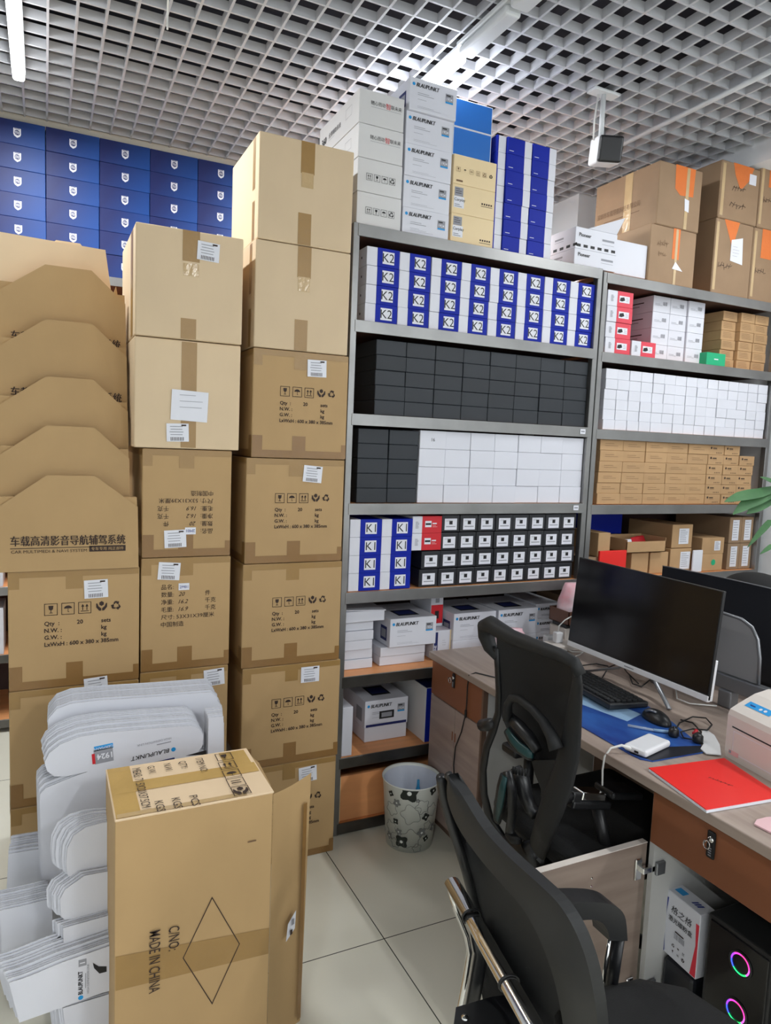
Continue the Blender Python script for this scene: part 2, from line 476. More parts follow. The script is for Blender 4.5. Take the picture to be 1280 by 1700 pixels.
# ------------------------------------------------------------------ ceiling fixtures
def fixture(x, y0, y1, label, lit=True, z=ZC - .005, w=.055, group=None, power=1.0):
    t = thing('ceiling_light', label, 'ceiling light', (x, y1, z), 0, group)
    MB().box(x - w / 2, x + w / 2, y0, y1, z - .02, z, 'lamp_off', .004).build('housing', t)
    d = MB()
    d.box(x - w / 2 + .004, x + w / 2 - .004, y0 + .01, y1 - .01, z - .055, z - .02, 'lamp_lit' if lit else 'lamp_off', .012, 3)
    d.build('diffuser', t)
    if lit:
        a = area('tube_light', (x, (y0 + y1) / 2, z - .06), (w, y1 - y0 - .04), FIX_POWER * power, (0, 0, 0))
        a.parent = None
    return t
fixture(-.092, 2.42, 3.62, 'lit white tube light at the upper left above the cartons')
fixture(1.47, 2.50, 3.8, 'lit white tube light behind the topmost white carton stack')
fixture(1.47, 2.16, 2.495, 'unlit white fixture section right in front of the lit right tube', False, w=.075)
fixture(1.47, .8, 2.155, 'white fixture section at the top edge nearest the camera', False, w=.085)
for (x, y) in ((2.9, 1.25), (1.47, -1.9), (2.9, -2.2), (-1.7, -2.2)):  # unseen tubes added for general light; the first brightens desk and floor
    fixture(x, y - .6, y + .6, 'unseen lit white ceiling tube light added outside the view', group='added ceiling tubes outside the view', power=.55 if y > 0 else 1.25)

p0, p1 = onZ(1035, 239, 3.12), onZ(1160, 178, 3.12)
o = MB().tube([p0, (p0.x, 1.7, 3.12)], .011, 'lamp_off', 10).build('conduit_pipe', origin=tuple(p0))
tag(o, 'thin white conduit running under the ceiling grid beside the black speaker', 'pipe')
o = MB().tube([onZ(279, 0, 3.14), onZ(278, 30, 3.13), onZ(278, 48, 3.06)], .004, 'cable_white', 6).build('cable_tie', origin=tuple(onZ(279, 0, 3.14)))
tag(o, 'white cable tie hanging from the ceiling grid near the left tube light', 'cable tie')

# ceiling speaker
sp = onY(1012, 248, 2.45)
t = thing('ceiling_speaker', 'small black and white speaker hanging from a ceiling pole', 'speaker', tuple(sp), 0)
S = MB(); Ms = Matrix.Translation(sp) @ Matrix.Rotation(math.radians(-22), 4, 'Z') @ Matrix.Rotation(math.radians(12), 4, 'X')
S.box(-.055, .055, .0, .11, -.055, .055, 'plastic_white', .012, 3, Ms); S.build('cabinet', t)
S = MB(); S.box(-.052, .052, -.022, .003, -.052, .052, 'plastic_black', .01, 3, Ms); S.build('grille', t)
S = MB(); S.tube([sp + Vector((0, .06, .05)), (sp.x, sp.y + .06, ZC)], .011, 'lamp_off', 10); S.build('pole', t)
S = MB(); S.tube([sp + Vector((-.04, .06, .05)), sp + Vector((-.05, .05, .12)), sp + Vector((-.03, .06, .24))], .004, 'cable_white', 6); S.build('cable', t)
S = MB(); S.box(-.07, .07, -.03, .03, ZC - sp.z - .012, ZC - sp.z, 'lamp_off', .003, 1, Matrix.Translation(sp + Vector((0, .06, 0)))); S.build('mount_plate', t)

# ------------------------------------------------------------------ racks
YF = 2.517
def rack(x0, x1, levels, label, y0=YF, depth=.5, pw=.027, tags=()):
    t = thing('storage_rack', label, 'shelf unit', ((x0 + x1) / 2, y0 + depth / 2, 0), 0)
    top = levels[-1]
    for x in (x0, x1 - pw):
        for y in (y0, y0 + depth - .03):
            MB().box(x, x + pw, y, y + .03, 0, top + .002, 'steel', .002).build('post', t)
    for i, z in enumerate(levels):
        b_ = MB(); b_.box(x0 + pw, x1 - pw, y0 + .006, y0 + depth - .005, z - .02, z - .001, 'shelf_wood')
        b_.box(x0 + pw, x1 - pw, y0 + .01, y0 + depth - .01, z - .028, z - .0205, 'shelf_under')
        b_.build('shelf_board', t)
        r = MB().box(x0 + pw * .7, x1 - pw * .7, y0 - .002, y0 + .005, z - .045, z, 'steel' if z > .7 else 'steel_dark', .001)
        r.build('rail', t)
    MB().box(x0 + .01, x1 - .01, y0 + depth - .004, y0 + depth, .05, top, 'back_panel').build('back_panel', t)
    for (x, z) in tags:
        f = MB(); Face(f, (x, y0 - .0035, z), (1, 0, 0), (0, 0, 1)).rect(0, 0, .03, .022, 'paper').rect(0, 0, .02, .006, 'ink_grey', 1); f.build('shelf_tag', t)
    return t
LV = [.05, .328, .665, 1.008, 1.362, 1.71, 2.063, 2.416]
rack(1.043, 2.258, LV, 'middle steel rack filled with blue, black and white boxes', tags=((2.2, 1.69), (2.19, 1.342)))
rack(2.264, 3.487, [.05, .328, .665, 1.002, 1.355, 1.705, 2.055, 2.405], 'right steel rack with small white and brown boxes, beside the wall')
rack(-1.5, 1.04, [.07, .42, .78, 1.2, 1.65, 2.0, 2.414], 'rear left steel rack under the blue shield boxes', y0=4.08, depth=.5)

# ------------------------------------------------------------------ box kinds
def plain(name, cat, w, d, h, mt, bev=.0015):
    def mk():
        o = MB().box(-w / 2, w / 2, 0, d, 0, h, mt, bev).build(name); o['category'] = cat; return o
    return Stock(mk)
def kit(name, cat, w, d, h, mt, deco, bev=.0015, part='box_body'):
    """box with printed parts; deco(root, w, d, h) adds them"""
    def mk():
        t = thing(name, '', cat)
        MB().box(-w / 2, w / 2, 0, d, 0, h, mt, bev).build(part, t, local=True)
        deco(t, w, d, h); return t
    return Stock(mk)
def FF(mb, w, d, h, off=.0006): return Face(mb, (0, 0, h / 2), (1, 0, 0), (0, 0, 1), off)          # front face
def FL(mb, w, d, h, off=.0006): return Face(mb, (-w / 2, d / 2, h / 2), (0, -1, 0), (0, 0, 1), off)  # left face
def FT(mb, w, d, h, off=.0006): return Face(mb, (0, d / 2, h), (1, 0, 0), (0, 1, 0), off)          # top face

def k_deco(txt, split):
    def deco(t, w, d, h):
        s = MB(); e = .0012
        x0 = -w / 2 + split
        s.box(x0, w / 2 + e, -e, d * .98, -0.0, h + e * .4, 'blue_card', .001); s.build('sleeve', t, local=True)
        l = MB(); f = Face(l, (x0 + (w / 2 - x0) * .5, -e, h / 2), (1, 0, 0), (0, 0, 1))
        f.rect(0, 0, .05, .046, 'paper'); f.text(txt, 0, -.0155, .047, 'black_ink', 'C'); l.build('paper_label', t, local=True)
        q = MB(); f = FL(q, w, d, h); f.text('K2' if 0 else '■', d / 2 - .05, -.006, .012, 'black_ink'); q.build('side_print', t, local=True)
    return deco
K2 = kit('phone_kit_box', 'box', .137, .24, .0695, 'white_card', k_deco('K2', .044))
for c in range(8):
    for r in range(4):
        K2.put((1.108 + .1405 * c + .0695 + (0 if c == 7 else J(.0018)), 2.531 + abs(J(.004)), 2.064 + r * .0703), 0,
               f'blue and white box marked K2, {rowname(r, 4)}, {colname(c, 8)} of its shelf', 'boxes marked K2')
K1 = kit('phone_kit_box', 'box', .137, .24, .0715, 'white_card', k_deco('K1', .044))
for c in range(2):
    for r in range(4):
        K1.put((1.078 + .139 * c + .069 + J(.001), 2.531 + abs(J(.002)), 1.009 + r * .0722), 0,
               f'blue and white box marked K1, {rowname(r, 4)}, {"left" if c == 0 else "right"} column', 'boxes marked K1')
# black boxes
BK = plain('black_box', 'box', .1318, .26, .0582, 'black_card', .002)
for c in range(8):
    for r in range(5):
        if (c, r) in ((1, 2), (1, 3), (2, 2), (2, 3)): dy = .003
        else: dy = abs(J(.005))
        BK.put((1.165 + .1329 * c + .066, 2.535 + dy, 1.7105 + r * .0585), 0,
               f'plain black box, {rowname(r, 5)}, {colname(c, 8)}, shelf below the K2 boxes', 'black boxes under the K2 shelf')
for c in range(2):
    for r in range(5):
        BK.put((1.1 + .1345 * c + .067, 2.533 + abs(J(.004)), 1.363 + r * .0585), 0,
               f'plain black box left of the white boxes, {rowname(r, 5)}, {"left" if c == 0 else "right"} column', 'black boxes beside the white boxes')
WB = plain('white_box', 'box', .1215, .24, .0735, 'white_card', .0015)
for c in range(7):
    for r in range(4):
        if c == 0 and r == 3: continue
        WB.put((1.374 + .1222 * c + .061, 2.531 + abs(J(.006)), 1.363 + r * .0742), J(.004),
               f'plain white box, {rowname(r, 4)}, {colname(c, 7)}, middle rack', 'white boxes in the middle rack')
def d16(t, w, d, h):
    l = MB(); FF(l, w, d, h).text('16', 0, -.006, .02, 'black_ink', 'C'); l.build('handwriting', t, local=True)
kit('white_box', 'box', .1215, .24, .0735, 'white_card', d16).put((1.435, 2.533, 1.363 + 3 * .0742), 0, 'white box with 16 written on it, top left of the white boxes', 'white boxes in the middle rack')
# red camera boxes
def red_deco(redm, split, logo):
    def deco(t, w, d, h):
        s = MB(); e = .001; x0 = -w / 2 + split
        s.box(x0, w / 2 + e, -e, d * .99, 0, h + e * .4, redm, .001); s.build('sleeve', t, local=True)
        l = MB(); f = Face(l, (x0 + (w / 2 - x0) / 2, -e, h / 2), (1, 0, 0), (0, 0, 1))
        if logo:
            f.rect(-.005, 0, .062, .03, 'paper'); f.poly([(-.034, -.008), (-.03, .006), (-.008, .01), (-.002, -.004), (-.02, -.01)], 'black_ink', 1)
            f.lines(.004, .007, .018, 3, .007, 'ink_grey')
        else:
            f.rect(-.018, .003, .03, .026, 'paper'); f.rect(-.018, .003, .026, .008, 'black_ink', 1); f.rect(.012, .005, .02, .005, 'paper'); f.lines(.002, -.004, .024, 2, .005, 'label_pink')
        l.build('front_print', t, local=True)
        q = MB(); f = Face(q, (-w / 2 + split / 2, 0, h / 2), (1, 0, 0), (0, 0, 1)); f.lines(-.009, .012, .018, 6, .005, 'ink_grey', .0024); q.build('side_print', t, local=True)
    return deco
RD = kit('camera_box', 'box', .137, .22, .0705, 'white_card', red_deco('red_card', .045, False))
for r, nm in ((0, 'lower'), (1, 'upper')):
    RD.put((1.357 + .0685, 2.533, 1.165 + r * .0715), 0, f'{nm} red and white camera box beside the K1 boxes', 'red camera boxes beside K1')
# dash camera boxes
def dash_deco(t, w, d, h):
    l = MB(); f = FF(l, w, d, h); f.rect(0, -.004, .06, .048, 'paper'); f.rect(0, .003, .016, .016, 'black_ink', 1)
    f.lines(-.024, .013, .03, 2, .004, 'ink_grey', .001); f.rect(0, -.014, .046, .004, 'ink_grey', 1); l.build('paper_label', t, local=True)
DC = kit('dash_camera_box', 'box', .0885, .2, .0735, 'dash_card', dash_deco, .0025)
rest = MB().box(1.37, 1.575, 2.532, 2.73, 1.009, 1.011, 'cardboard')
for r in range(4):
    n = 9
    for c in range(n):
        if r > 1 and c == 0: continue
        if r == 1 or r == 0: z = 1.0095 + r * .0765
        else: z = 1.0095 + r * .0765
        DC.put((1.40 + .0905 * c + .045 + (.006 if r % 2 else 0) - (.002 if c == 8 else 0), 2.533 + abs(J(.005)), z), 0,
               f'black box with white square label, {rowname(r, 4)}, {ORD[c]} column from the left', 'black dash camera boxes')

# ---------------- lower shelves of the middle rack
WF = plain('flat_white_box', 'box', .15, .3, .039, 'white_card', .0015)
for r in range(5):
    WF.put((1.152 + J(.003), 2.6 + J(.008), .6655 + r * .0405), J(.02), f'flat white box, {rowname(r, 6)} of the stack left on the low shelf', 'stacked flat white boxes')
t = thing('flat_white_box', 'tilted open flat white box topping the left low stack', 'box', (1.175, 2.58, .6655 + 5 * .0405), .02, 'stacked flat white boxes')
MB().box(-.095, .095, 0, .3, 0, .045, 'white_card', .0015).build('tray', t, local=True)
MB().box(-.098, .098, -.003, .303, .0455, .05, 'white_card', .001, 1, Matrix.Rotation(.05, 4, 'Y')).build('lid', t, local=True)
WF2 = plain('flat_white_box', 'box', .215, .3, .039, 'white_card', .0015)
for r, nm in ((0, 'lower'), (1, 'upper')):
    WF2.put((1.372, 2.6 + J(.004), .6655 + r * .0405), J(.01), f'{nm} flat white box under the left low brand box', 'flat white boxes under the brand box')

def badge(f, u, v, s):
    f.rect(u, v + s * .04, s * .9, s * .8, 'ink_grey'); f.rect(u, v - s * .42, s * .9, s * .16, 'dot_blue', 1)
    f.text('1924', u, v - s * .22, s * .38, 'paper', 'C', bold=.02, k=2); f.rect(u - s * .1, v + s * .26, s * .5, s * .12, 'black_ink', 1)
def bp_deco(head=.024, band=False, top=False, side=True):
    def deco(t, w, d, h):
        l = MB(); f = FF(l, w, d, h)
        x0 = -w / 2 + .014; z0 = h / 2 - .031
        f.disc(x0 + .002, z0 + .0075, .0062, 'dot_blue')
        for q_ in (0, .0006, .0012): f.text('BLAUPUNKT', x0 + .012 + q_, z0, head * .88, 'black_ink', shear=.22, width=w * .47, k=1 + q_ * 500)
        f.lines(x0 + .02, z0 - .021, .075, 2, .0065, 'ink_grey', .0016); f.lines(x0 + .02, z0 - .044, .06, 1, .01, 'ink_grey', .001)
        f.lines(x0 + .02, -h / 2 + .018, .11, 2, .005, 'ink_grey', .0007)
        badge(f, w / 2 - .034, z0 - .012, .038)
        if band:
            f.rect(0, -h / 2 + .009, w * .94, .011, 'navy_card', 1); f.rect(0, -.008, .07, .034, 'black_ink', 1); f.rect(0, -.008, .05, .02, 'ink_grey', 2)
        l.build('front_print', t, local=True)
        q = MB(); f = FL(q, w, d, h); f.rect(d / 2 - .06, -.01, .06, h * .5, 'navy_card' if not band else 'ink_grey'); f.rect(d / 2 - .06, -.01, .045, h * .3, 'ink_grey', 1); q.build('side_print', t, local=True)
        if top:
            q = MB(); f = FT(q, w, d, h); f.rect(.0, -.04, w * .45, d * .36, 'black_ink'); f.rect(0, -.04, w * .36, d * .24, 'navy_card', 1); q.build('top_print', t, local=True)
    return deco
BP = kit('car_stereo_box', 'box', .222, .26, .122, 'white_card', bp_deco(top=True))
BP.put((1.409, 2.58, .7468), 0, 'white stereo box with blue dot on two flat boxes, low shelf', 'stereo boxes on the low shelves')
BP.put((1.722, 2.585, .7468), 0, 'white stereo box with blue dot behind the desk corner', 'stereo boxes on the low shelves')
BP.put((1.958, 2.585, .7468), 0, 'white stereo box right beside the chair headrest', 'stereo boxes on the low shelves')
U = plain('white_box', 'box', .222, .26, .0805, 'white_card')
U.put((1.722, 2.585, .6655), 0, 'plain white box under the stereo box at the desk corner', 'plain boxes under stereo boxes')
U.put((1.958, 2.585, .6655), 0, 'plain white box under the stereo box beside the headrest', 'plain boxes under stereo boxes')
BS = kit('car_stereo_box', 'box', .145, .26, .069, 'white_card', bp_deco(head=.02))
for r in range(3): BS.put((2.155, 2.62, .6655 + r * .07), 0, f'small white stereo box at right end of low shelf, {rowname(r, 3)}', 'small stereo boxes on the low shelf')
def phone_deco(t, w, d, h):
    l = MB(); f = FF(l, w, d, h); f.rect(0, -.012, w * .96, h * .62, 'red_card'); f.rect(.0, -.015, .02, .035, 'black_ink', 1); f.rect(0, h / 2 - .018, .02, .02, 'ink_grey', 1); l.build('front_print', t, local=True)
kit('camera_box', 'box', .06, .2, .14, 'white_card', phone_deco).put((1.575, 2.64, .7475), 0, 'upright red and white camera box between two stereo boxes')if 0 else None
o = kit('camera_box', 'box', .062, .2, .135, 'white_card', phone_deco).put((1.567, 2.66, .7985), 0, 'upright red and white box between the two low stereo boxes', None)
def alp_deco(t, w, d, h):
    l = MB(); f = FF(l, w, d, h); f.rect(-w / 2 + .012, 0, .018, h * .9, 'navy_card'); f.text('ALPINE', -w / 2 + .0155, -h * .4, .016, 'paper', bold=.02, rot=math.pi / 2)
    f.rect(w / 2 - .004, 0, .006, h, 'cream_card'); f.lines(.0, .02, .02, 3, .01, 'ink_grey', .001); l.build('front_print', t, local=True)
kit('car_stereo_box', 'box', .088, .24, .13, 'white_card', alp_deco).put((1.566, 2.60, .6655), 0, 'narrow white box with dark blue side stripe behind desk corner', None)

# shelf at .328
BPb = kit('car_stereo_box', 'box', .205, .3, .118, 'white_card', bp_deco(band=True, top=True))
BPb.put((1.318, 2.62, .391), 0, 'white stereo box with dark blue band, lowest orange shelf', None)
plain('white_box', 'box', .2, .29, .061, 'white_card').put((1.318, 2.622, .3285), 0, 'plain white box beneath the dark blue banded stereo box', None)
BPc = kit('car_stereo_box', 'box', .205, .16, .118, 'white_card', bp_deco(band=True, top=True))
o = plain('white_box', 'box', .045, .3, .205, 'white_card').put((1.098, 2.53, .3285), 0, 'tall narrow white box at left end of lowest orange shelf', None)
def bb_deco(t, w, d, h):
    l = MB(); FF(l, w, d, h).rect(0, 0, w * .98, h * .99, 'blue_card'); l.build('front_print', t, local=True)
    l = MB(); FT(l, w, d, h).rect(0, 0, w * .98, d * .99, 'navy_card'); l.build('top_print', t, local=True)
kit('carton_box', 'box', .2, .36, .24, 'white_dull', bb_deco).put((1.56, 2.535, .3285), 0, 'large white and blue box beside the desk pedestal, lowest shelf', None)
# board box at the very bottom
t = thing('wooden_crate', 'orange wooden panel crate at the bottom of the rack', 'crate', (1.5, 2.6, .055))
MB().box(1.078, 2.2, 2.532, 2.55, .0515, .242, 'shelf_wood', .002).build('front_board', t)
MB().box(1.074, 1.0775, 2.53, 2.9, .0515, .242, 'cream_card').build('side_board', t)
# ------------------------------------------------------------------ right rack
RC = kit('camera_box', 'box', .152, .22, .0695, 'white_card', red_deco('coral_card', .058, True))
for r in range(4): RC.put((2.312 + .078 + J(.003), 2.532 + J(.003) + .003, 2.0565 + r * .0708), J(.01), f'coral red and white camera box, {rowname(r, 4)}, stack at rack corner', 'coral camera boxes')
RC.put((2.55, 2.532, 2.0565), .01, 'single coral red and white camera box in front of white boxes', 'coral camera boxes')
def w3_deco(t, w, d, h):
    l = MB(); f = FF(l, w, d, h); f.lines(-.045, .0, .05, 2, .006, 'ink_grey', .0015); f.barcode(.02, .004, .028, .018, 'ink_grey'); l.build('front_print', t, local=True)
    l = MB(); f = FL(l, w, d, h); f.text('WINDOWS', d / 2 - .14, .006, .012, 'ink', bold=.02) if 0 else f.rect(d / 2 - .1, .01, .08, .005, 'ink', 1); f.lines(d / 2 - .14, -.006, .08, 1, .01, 'ink_grey', .004); l.build('side_print', t, local=True)
W3 = kit('white_box', 'box', .1125, .3, .076, 'white_card', w3_deco)
for c in range(3):
    for r in range(4):
        W3.put((2.645 + .114 * c + .057, 2.585 if c < 2 else 2.575, 2.0565 + r * .0768), 0, f'white box with barcode, {rowname(r, 4)}, {["left", "middle", "right"][c]} column, right rack', 'white barcode boxes')
def bt_deco(t, w, d, h):
    l = MB(); f = FF(l, w, d, h); f.lines(-w * .4, h * .3, w * .7, 4, h * .16, 'ink_soft', .0013, seed=5); l.build('front_print', t, local=True)
BR = kit('brown_box', 'box', .104, .3, .0475, 'cardboard_box', bt_deco)
for c in range(3):
    for r in range(6):
        BR.put((3.128 + .1085 * c + .053, 2.56 + abs(J(.008)) + (.02 if c == 0 else 0), 2.0565 + r * .0483), J(.008), f'small printed brown box, {rowname(r, 6)}, {["left", "middle", "right"][c]} column, top shelf right', 'brown boxes on the upper right shelf')
def gr_deco(t, w, d, h):
    l = MB(); FF(l, w, d, h).text('WiFi', 0, -.003, .012, 'paper', 'C') if 0 else FF(l, w, d, h).rect(0, 0, .03, .005, 'paper'); l.build('front_print', t, local=True)
kit('green_box', 'box', .135, .14, .062, 'green_card', gr_deco).put((3.042, 2.531, 2.0565), 0, 'small green box in front of the brown boxes, right rack', None)
SW = plain('small_white_box', 'box', .0725, .24, .0462, 'white_card', .001)
for r in range(6):
    offs = random.uniform(0, .004)
    for c in range(15):
        SW.put((2.330 + offs + .0748 * c + .0365, 2.532 + abs(J(.005)), 1.7065 + r * .0467), 0, f'small white box, {rowname(r, 6)}, {ORD[c]} from the left, right rack', 'small white boxes in the right rack')
def sb_deco(logo):
    def deco(t, w, d, h):
        l = MB(); f = FF(l, w, d, h)
        if logo:
            f.disc(-w * .33, h * .18, .006, 'ink'); f.rect(-w * .1, h * .16, w * .25, .005, 'ink'); f.lines(-w * .22, h * .02, w * .4, 1, .01, 'ink_soft', .0018)
            for i in range(4): f.rect(w * (.02 + .1 * i), -h * .3, .005, .005, 'ink')
        else:
            f.lines(-w * .3, h * .12, w * .6, 2, h * .18, 'ink_soft', .0014)
        l.build('front_print', t, local=True)
    return deco
SBa = kit('small_brown_box', 'box', .1425, .26, .0502, 'cardboard_box', sb_deco(False))
SBb = kit('small_brown_box', 'box', .1145, .26, .0502, 'cardboard_box', sb_deco(True))
for r in range(6):
    x = 2.328 + abs(J(.004))
    for c in range(8):
        st, w = (SBa, .1425) if c < 5 else (SBb, .1145)
        if r == 5 and c == 7: continue
        st.put((x + w / 2, 2.532 + abs(J(.007)), 1.3565 + r * .0508), J(.004), f'small brown box, {rowname(r, 6)}, {ORD[c]} from the left, right rack', 'small brown boxes in the right rack')
        x += w + .0015
# lower right shelf: mixed cartons
LZ = 1.0025
def lab_deco(u, v, lw, lh, green=False, dotm=False):
    def deco(t, w, d, h):
        l = MB(); f = FF(l, w, d, h); f.rect(u, v, lw, lh, 'paper', 1); f.lines(u - lw * .4, v + lh * .38, lw * .8, 7, lh * .12, 'ink_grey', .0025, k=2)
        if dotm: f.disc(0, 0, .014, 'green_card', 1)
        l.build('paper_label' if not dotm else 'round_sticker', t, local=True)
    return deco
def one(name, cat, w, d, h, mt, deco, loc, label, rot=0, bev=.002):
    st = kit(name, cat, w, d, h, mt, deco, bev) if deco else plain(name, cat, w, d, h, mt, bev)
    return st.put(loc, rot, label, None)
one('brown_carton', 'box', .145, .3, .12, 'cardboard_box', lab_deco(.01, .0, .07, .08), (2.94, 2.56, LZ + .126), 'brown carton with white label, upper of two behind the screen')
one('brown_carton', 'box', .15, .3, .123, 'cardboard_box', lab_deco(.03, .0, .07, .09), (2.935, 2.555, LZ), 'brown carton with white label, lower of two behind the screen')
one('brown_carton', 'box', .165, .26, .085, 'cardboard_box', lab_deco(.03, .0, .045, .05), (3.155, 2.545, LZ + .0905), 'low brown carton with small white label, stacked on dotted carton')
one('brown_carton', 'box', .16, .26, .09, 'cardboard_box', lambda t, w, d, h: (lambda l: (FF(l, w, d, h).disc(.01, 0, .016, 'green_card'), l.build('round_sticker', t, local=True)))(MB()), (3.155, 2.545, LZ), 'brown carton marked with a green dot')
for r in range(2):
    for c in range(2):
        one('brown_carton', 'box', .092, .36, .14, 'cardboard_old', lab_deco(.0, .0, .05, .11), (3.322 + .094 * c, 2.55, LZ + r * .142), f'tall brown carton with long white label, {["lower", "upper"][r]} {["left", "right"][c]} of four by the wall')
one('blue_box', 'box', .3, .16, .11, 'blue_card', lab_deco(-.1, .02, .05, .03), (2.62, 2.81, LZ + .17), 'dark blue box with two white labels, rear of lower shelf')
one('brown_carton', 'box', .26, .17, .168, 'cardboard_old', None, (2.62, 2.80, LZ), 'plain brown carton under the dark blue box')
one('brown_carton', 'box', .075, .2, .115, 'cardboard_box', None, (2.405, 2.545, LZ + .1), 'narrow brown carton at the left end of the lower right shelf')
one('brown_carton', 'box', .1, .22, .098, 'cardboard_old', None, (2.35, 2.55, LZ), 'brown carton behind the red box, left end of lower shelf')
t = thing('open_tray_box', 'open brown carton tray holding red packets', 'box', (2.66, 2.62, LZ + .1145))
g = MB(); x0, x1, y0, y1, z0, z1 = 2.54, 2.80, 2.535, 2.70, LZ + .1145, LZ + .185
for a in ((x0, x1, y0, y1, z0, z0 + .003), (x0, x1, y0, y0 + .003, z0, z0 + .055), (x0, x1, y1 - .003, y1, z0, z1), (x0, x0 + .003, y0, y1, z0, z1 - .005), (x1 - .003, x1, y0, y1, z0, z1)): g.box(*a, 'cardboard_box')
g.build('tray', t)
for i in range(5):
    o = MB().box(-.03, .03, 0, .004, 0, .07, 'red_card', .001, 1, Matrix.Rotation(-.5, 4, 'X')).build('red_packet', origin=None)
    o.location = (2.665 + .022 * i, 2.575 + .012 * i, LZ + .119); o.rotation_euler = (0, 0, .2)
    tag(o, f'shiny red packet in the open brown tray, {ORD[i]} from the left', 'packet', 'red packets in the tray')
o = MB().box(-.03, .03, 0, .006, 0, .06, 'paper', .001, 1, Matrix.Rotation(-.3, 4, 'X')).build('leaflet_bundle'); o.location = (2.58, 2.56, LZ + .119)
tag(o, 'bundle of white leaflets at the left of the open tray', 'leaflets')
one('brown_carton', 'box', .12, .22, .11, 'cardboard_box', None, (2.66, 2.56, LZ), 'small brown carton under the open tray, left one', .05)
one('brown_carton', 'box', .12, .22, .108, 'cardboard_box', None, (2.79, 2.56, LZ), 'small brown carton under the open tray, right one', -.04)
one('red_box', 'box', .2, .16, .125, 'red_folder', None, (2.442, 2.5, LZ - .02), 'bright red box just above the big screen') if 0 else None
one('red_box', 'box', .17, .012, .13, 'red_folder', None, (2.455, 2.531, LZ), 'flat bright red folder box above the big black screen')
o = MB().box(-.035, .035, 0, .01, 0, .115, 'paper', .003).build('paper_roll'); o.location = (3.035, 2.533, LZ)
tag(o, 'white paper sheaf standing between brown cartons', 'paper')
# lower shelves of the right rack hidden behind the desks: a few dark cartons
for i in range(4):
    one('brown_carton', 'box', .26, .34, .22, 'cardboard_old', None, (2.43 + .28 * i, 2.56, .6655), f'large brown carton behind the desks, {ORD[i]} from the left')

# ------------------------------------------------------------------ on top of the racks
ZT = 2.4165
def b360(text_on, icons_on):
    def deco(t, w, d, h):
        l = MB(); f = FF(l, w, d, h)
        if text_on:
            f.text('随心而动', -.045, .012, .0165, 'black_ink', width=.058); f.text('智', .0155, .009, .023, 'red_card', width=.02); f.text('联未来', .037, .012, .0165, 'black_ink', width=.045)
            f.rect(.018, .004, .125, .0012, 'ink_grey')
        if icons_on:
            for i, n in enumerate(('arrows', 'glass', 'umbrella', 'recycle')): ICON(f, n, -.045 + .032 * i, -.004, .024, 'black_ink')
        l.build('front_print', t, local=True)
        l = MB(); f = FL(l, w, d, h); f.text('360', d / 2 - .52, .0, .045, 'black_ink', bold=.03) if 0 else None
        f.text('360', -d / 2 + .03, -.02, .038, 'black_ink', bold=.02); f.text('全景辅助系统', -d / 2 + .11, -.012, .022, 'black_ink'); f.ring(d / 2 - .1, .01, .06, .035, .001, 'ink_grey'); f.lines(-d / 2 + .11, -.022, .1, 1, .01, 'ink_grey', .001)
        l.build('side_print', t, local=True)
    return deco
for i, (z, a, b_, nm) in enumerate(((0, 0, 1, 'lowest'), (.122, 0, 1, 'second lowest'), (.244, 1, 0, 'second highest'), (.366, 1, 0, 'topmost'))):
    kit('panorama_camera_box', 'box', .186, .42, .1205, 'white_dull', b360(a, b_)).put((1.056 + .096 - .0015 * i, 2.532, ZT + z), 0, f'{nm} white camera box in the tall stack at the rack corner', 'white camera boxes at the rack corner')
BPt = kit('car_stereo_box', 'box', .207, .27, .118, 'white_card', bp_deco())
BPl = kit('car_stereo_box', 'box', .207, .27, .098, 'white_card', bp_deco())
for i in range(5):
    (BPt if i else BPl).put((1.251 + .104 + (.004 if i == 4 else 0), 2.531 + .002 * (i % 2) - (.01 if i == 4 else 0), ZT + (i * .1185 - .0202 if i else 0)), 0, f'white stereo box with blue dot, {rowname(i, 5)} of the stack on the rack', 'stereo boxes on top of the rack')
def frame_deco(t, w, d, h):
    l = MB(); f = FF(l, w, d, h); f.rect(0, 0, w * .955, h * .94, 'sky_card'); l.build('front_print', t, local=True)
for i in range(2): pass
SK = kit('blue_box', 'box', .183, .24, .108, 'white_card', frame_deco)
SK.put((1.466 + .093, 2.548, ZT + .341), 0, 'lower sky blue box with white rim above the cream boxes', 'sky blue boxes')
SK.put((1.466 + .093, 2.548, ZT + .4495), 0, 'upper sky blue box with white rim above the cream boxes', 'sky blue boxes')
def cream_deco(v):
    def deco(t, w, d, h):
        l = MB(); f = FF(l, w, d, h)
        if v == 2:
            for i, n in enumerate(('glass', 'umbrella', 'stack', 'arrows', 'recycle', 'hands')): ICON(f, n, -.08 + .031 * i, .0, .017, 'ink_soft' if i in (0, 2, 3, 4) else 'ink', frame=i not in (1, 5))
            f.rect(-.072, -.043, .03, .007, 'ink_soft')
        else:
            f.rect(-.072, .028, .04, .034, 'ink_grey'); f.lines(-.088, .038, .03, 3, .008, 'ink', .002, k=2)
            f.rect(-.07, -.012, .048, .044, 'paper'); f.text('Carplay', -.092, -.008, .0165, 'black_ink', k=2); f.text('PRTD', -.09, -.029, .014, 'ink_grey', k=2) if 0 else f.lines(-.09, -.022, .036, 2, .007, 'ink_grey', .003, k=2)
            for i in range(5): f.rect(.04 + .011 * i, .0 if v else -.03, .007, .007, 'ink')
            f.rect(.062, -.009 if v else -.04, .055, .002, 'ink')
        l.build('front_print', t, local=True)
    return deco
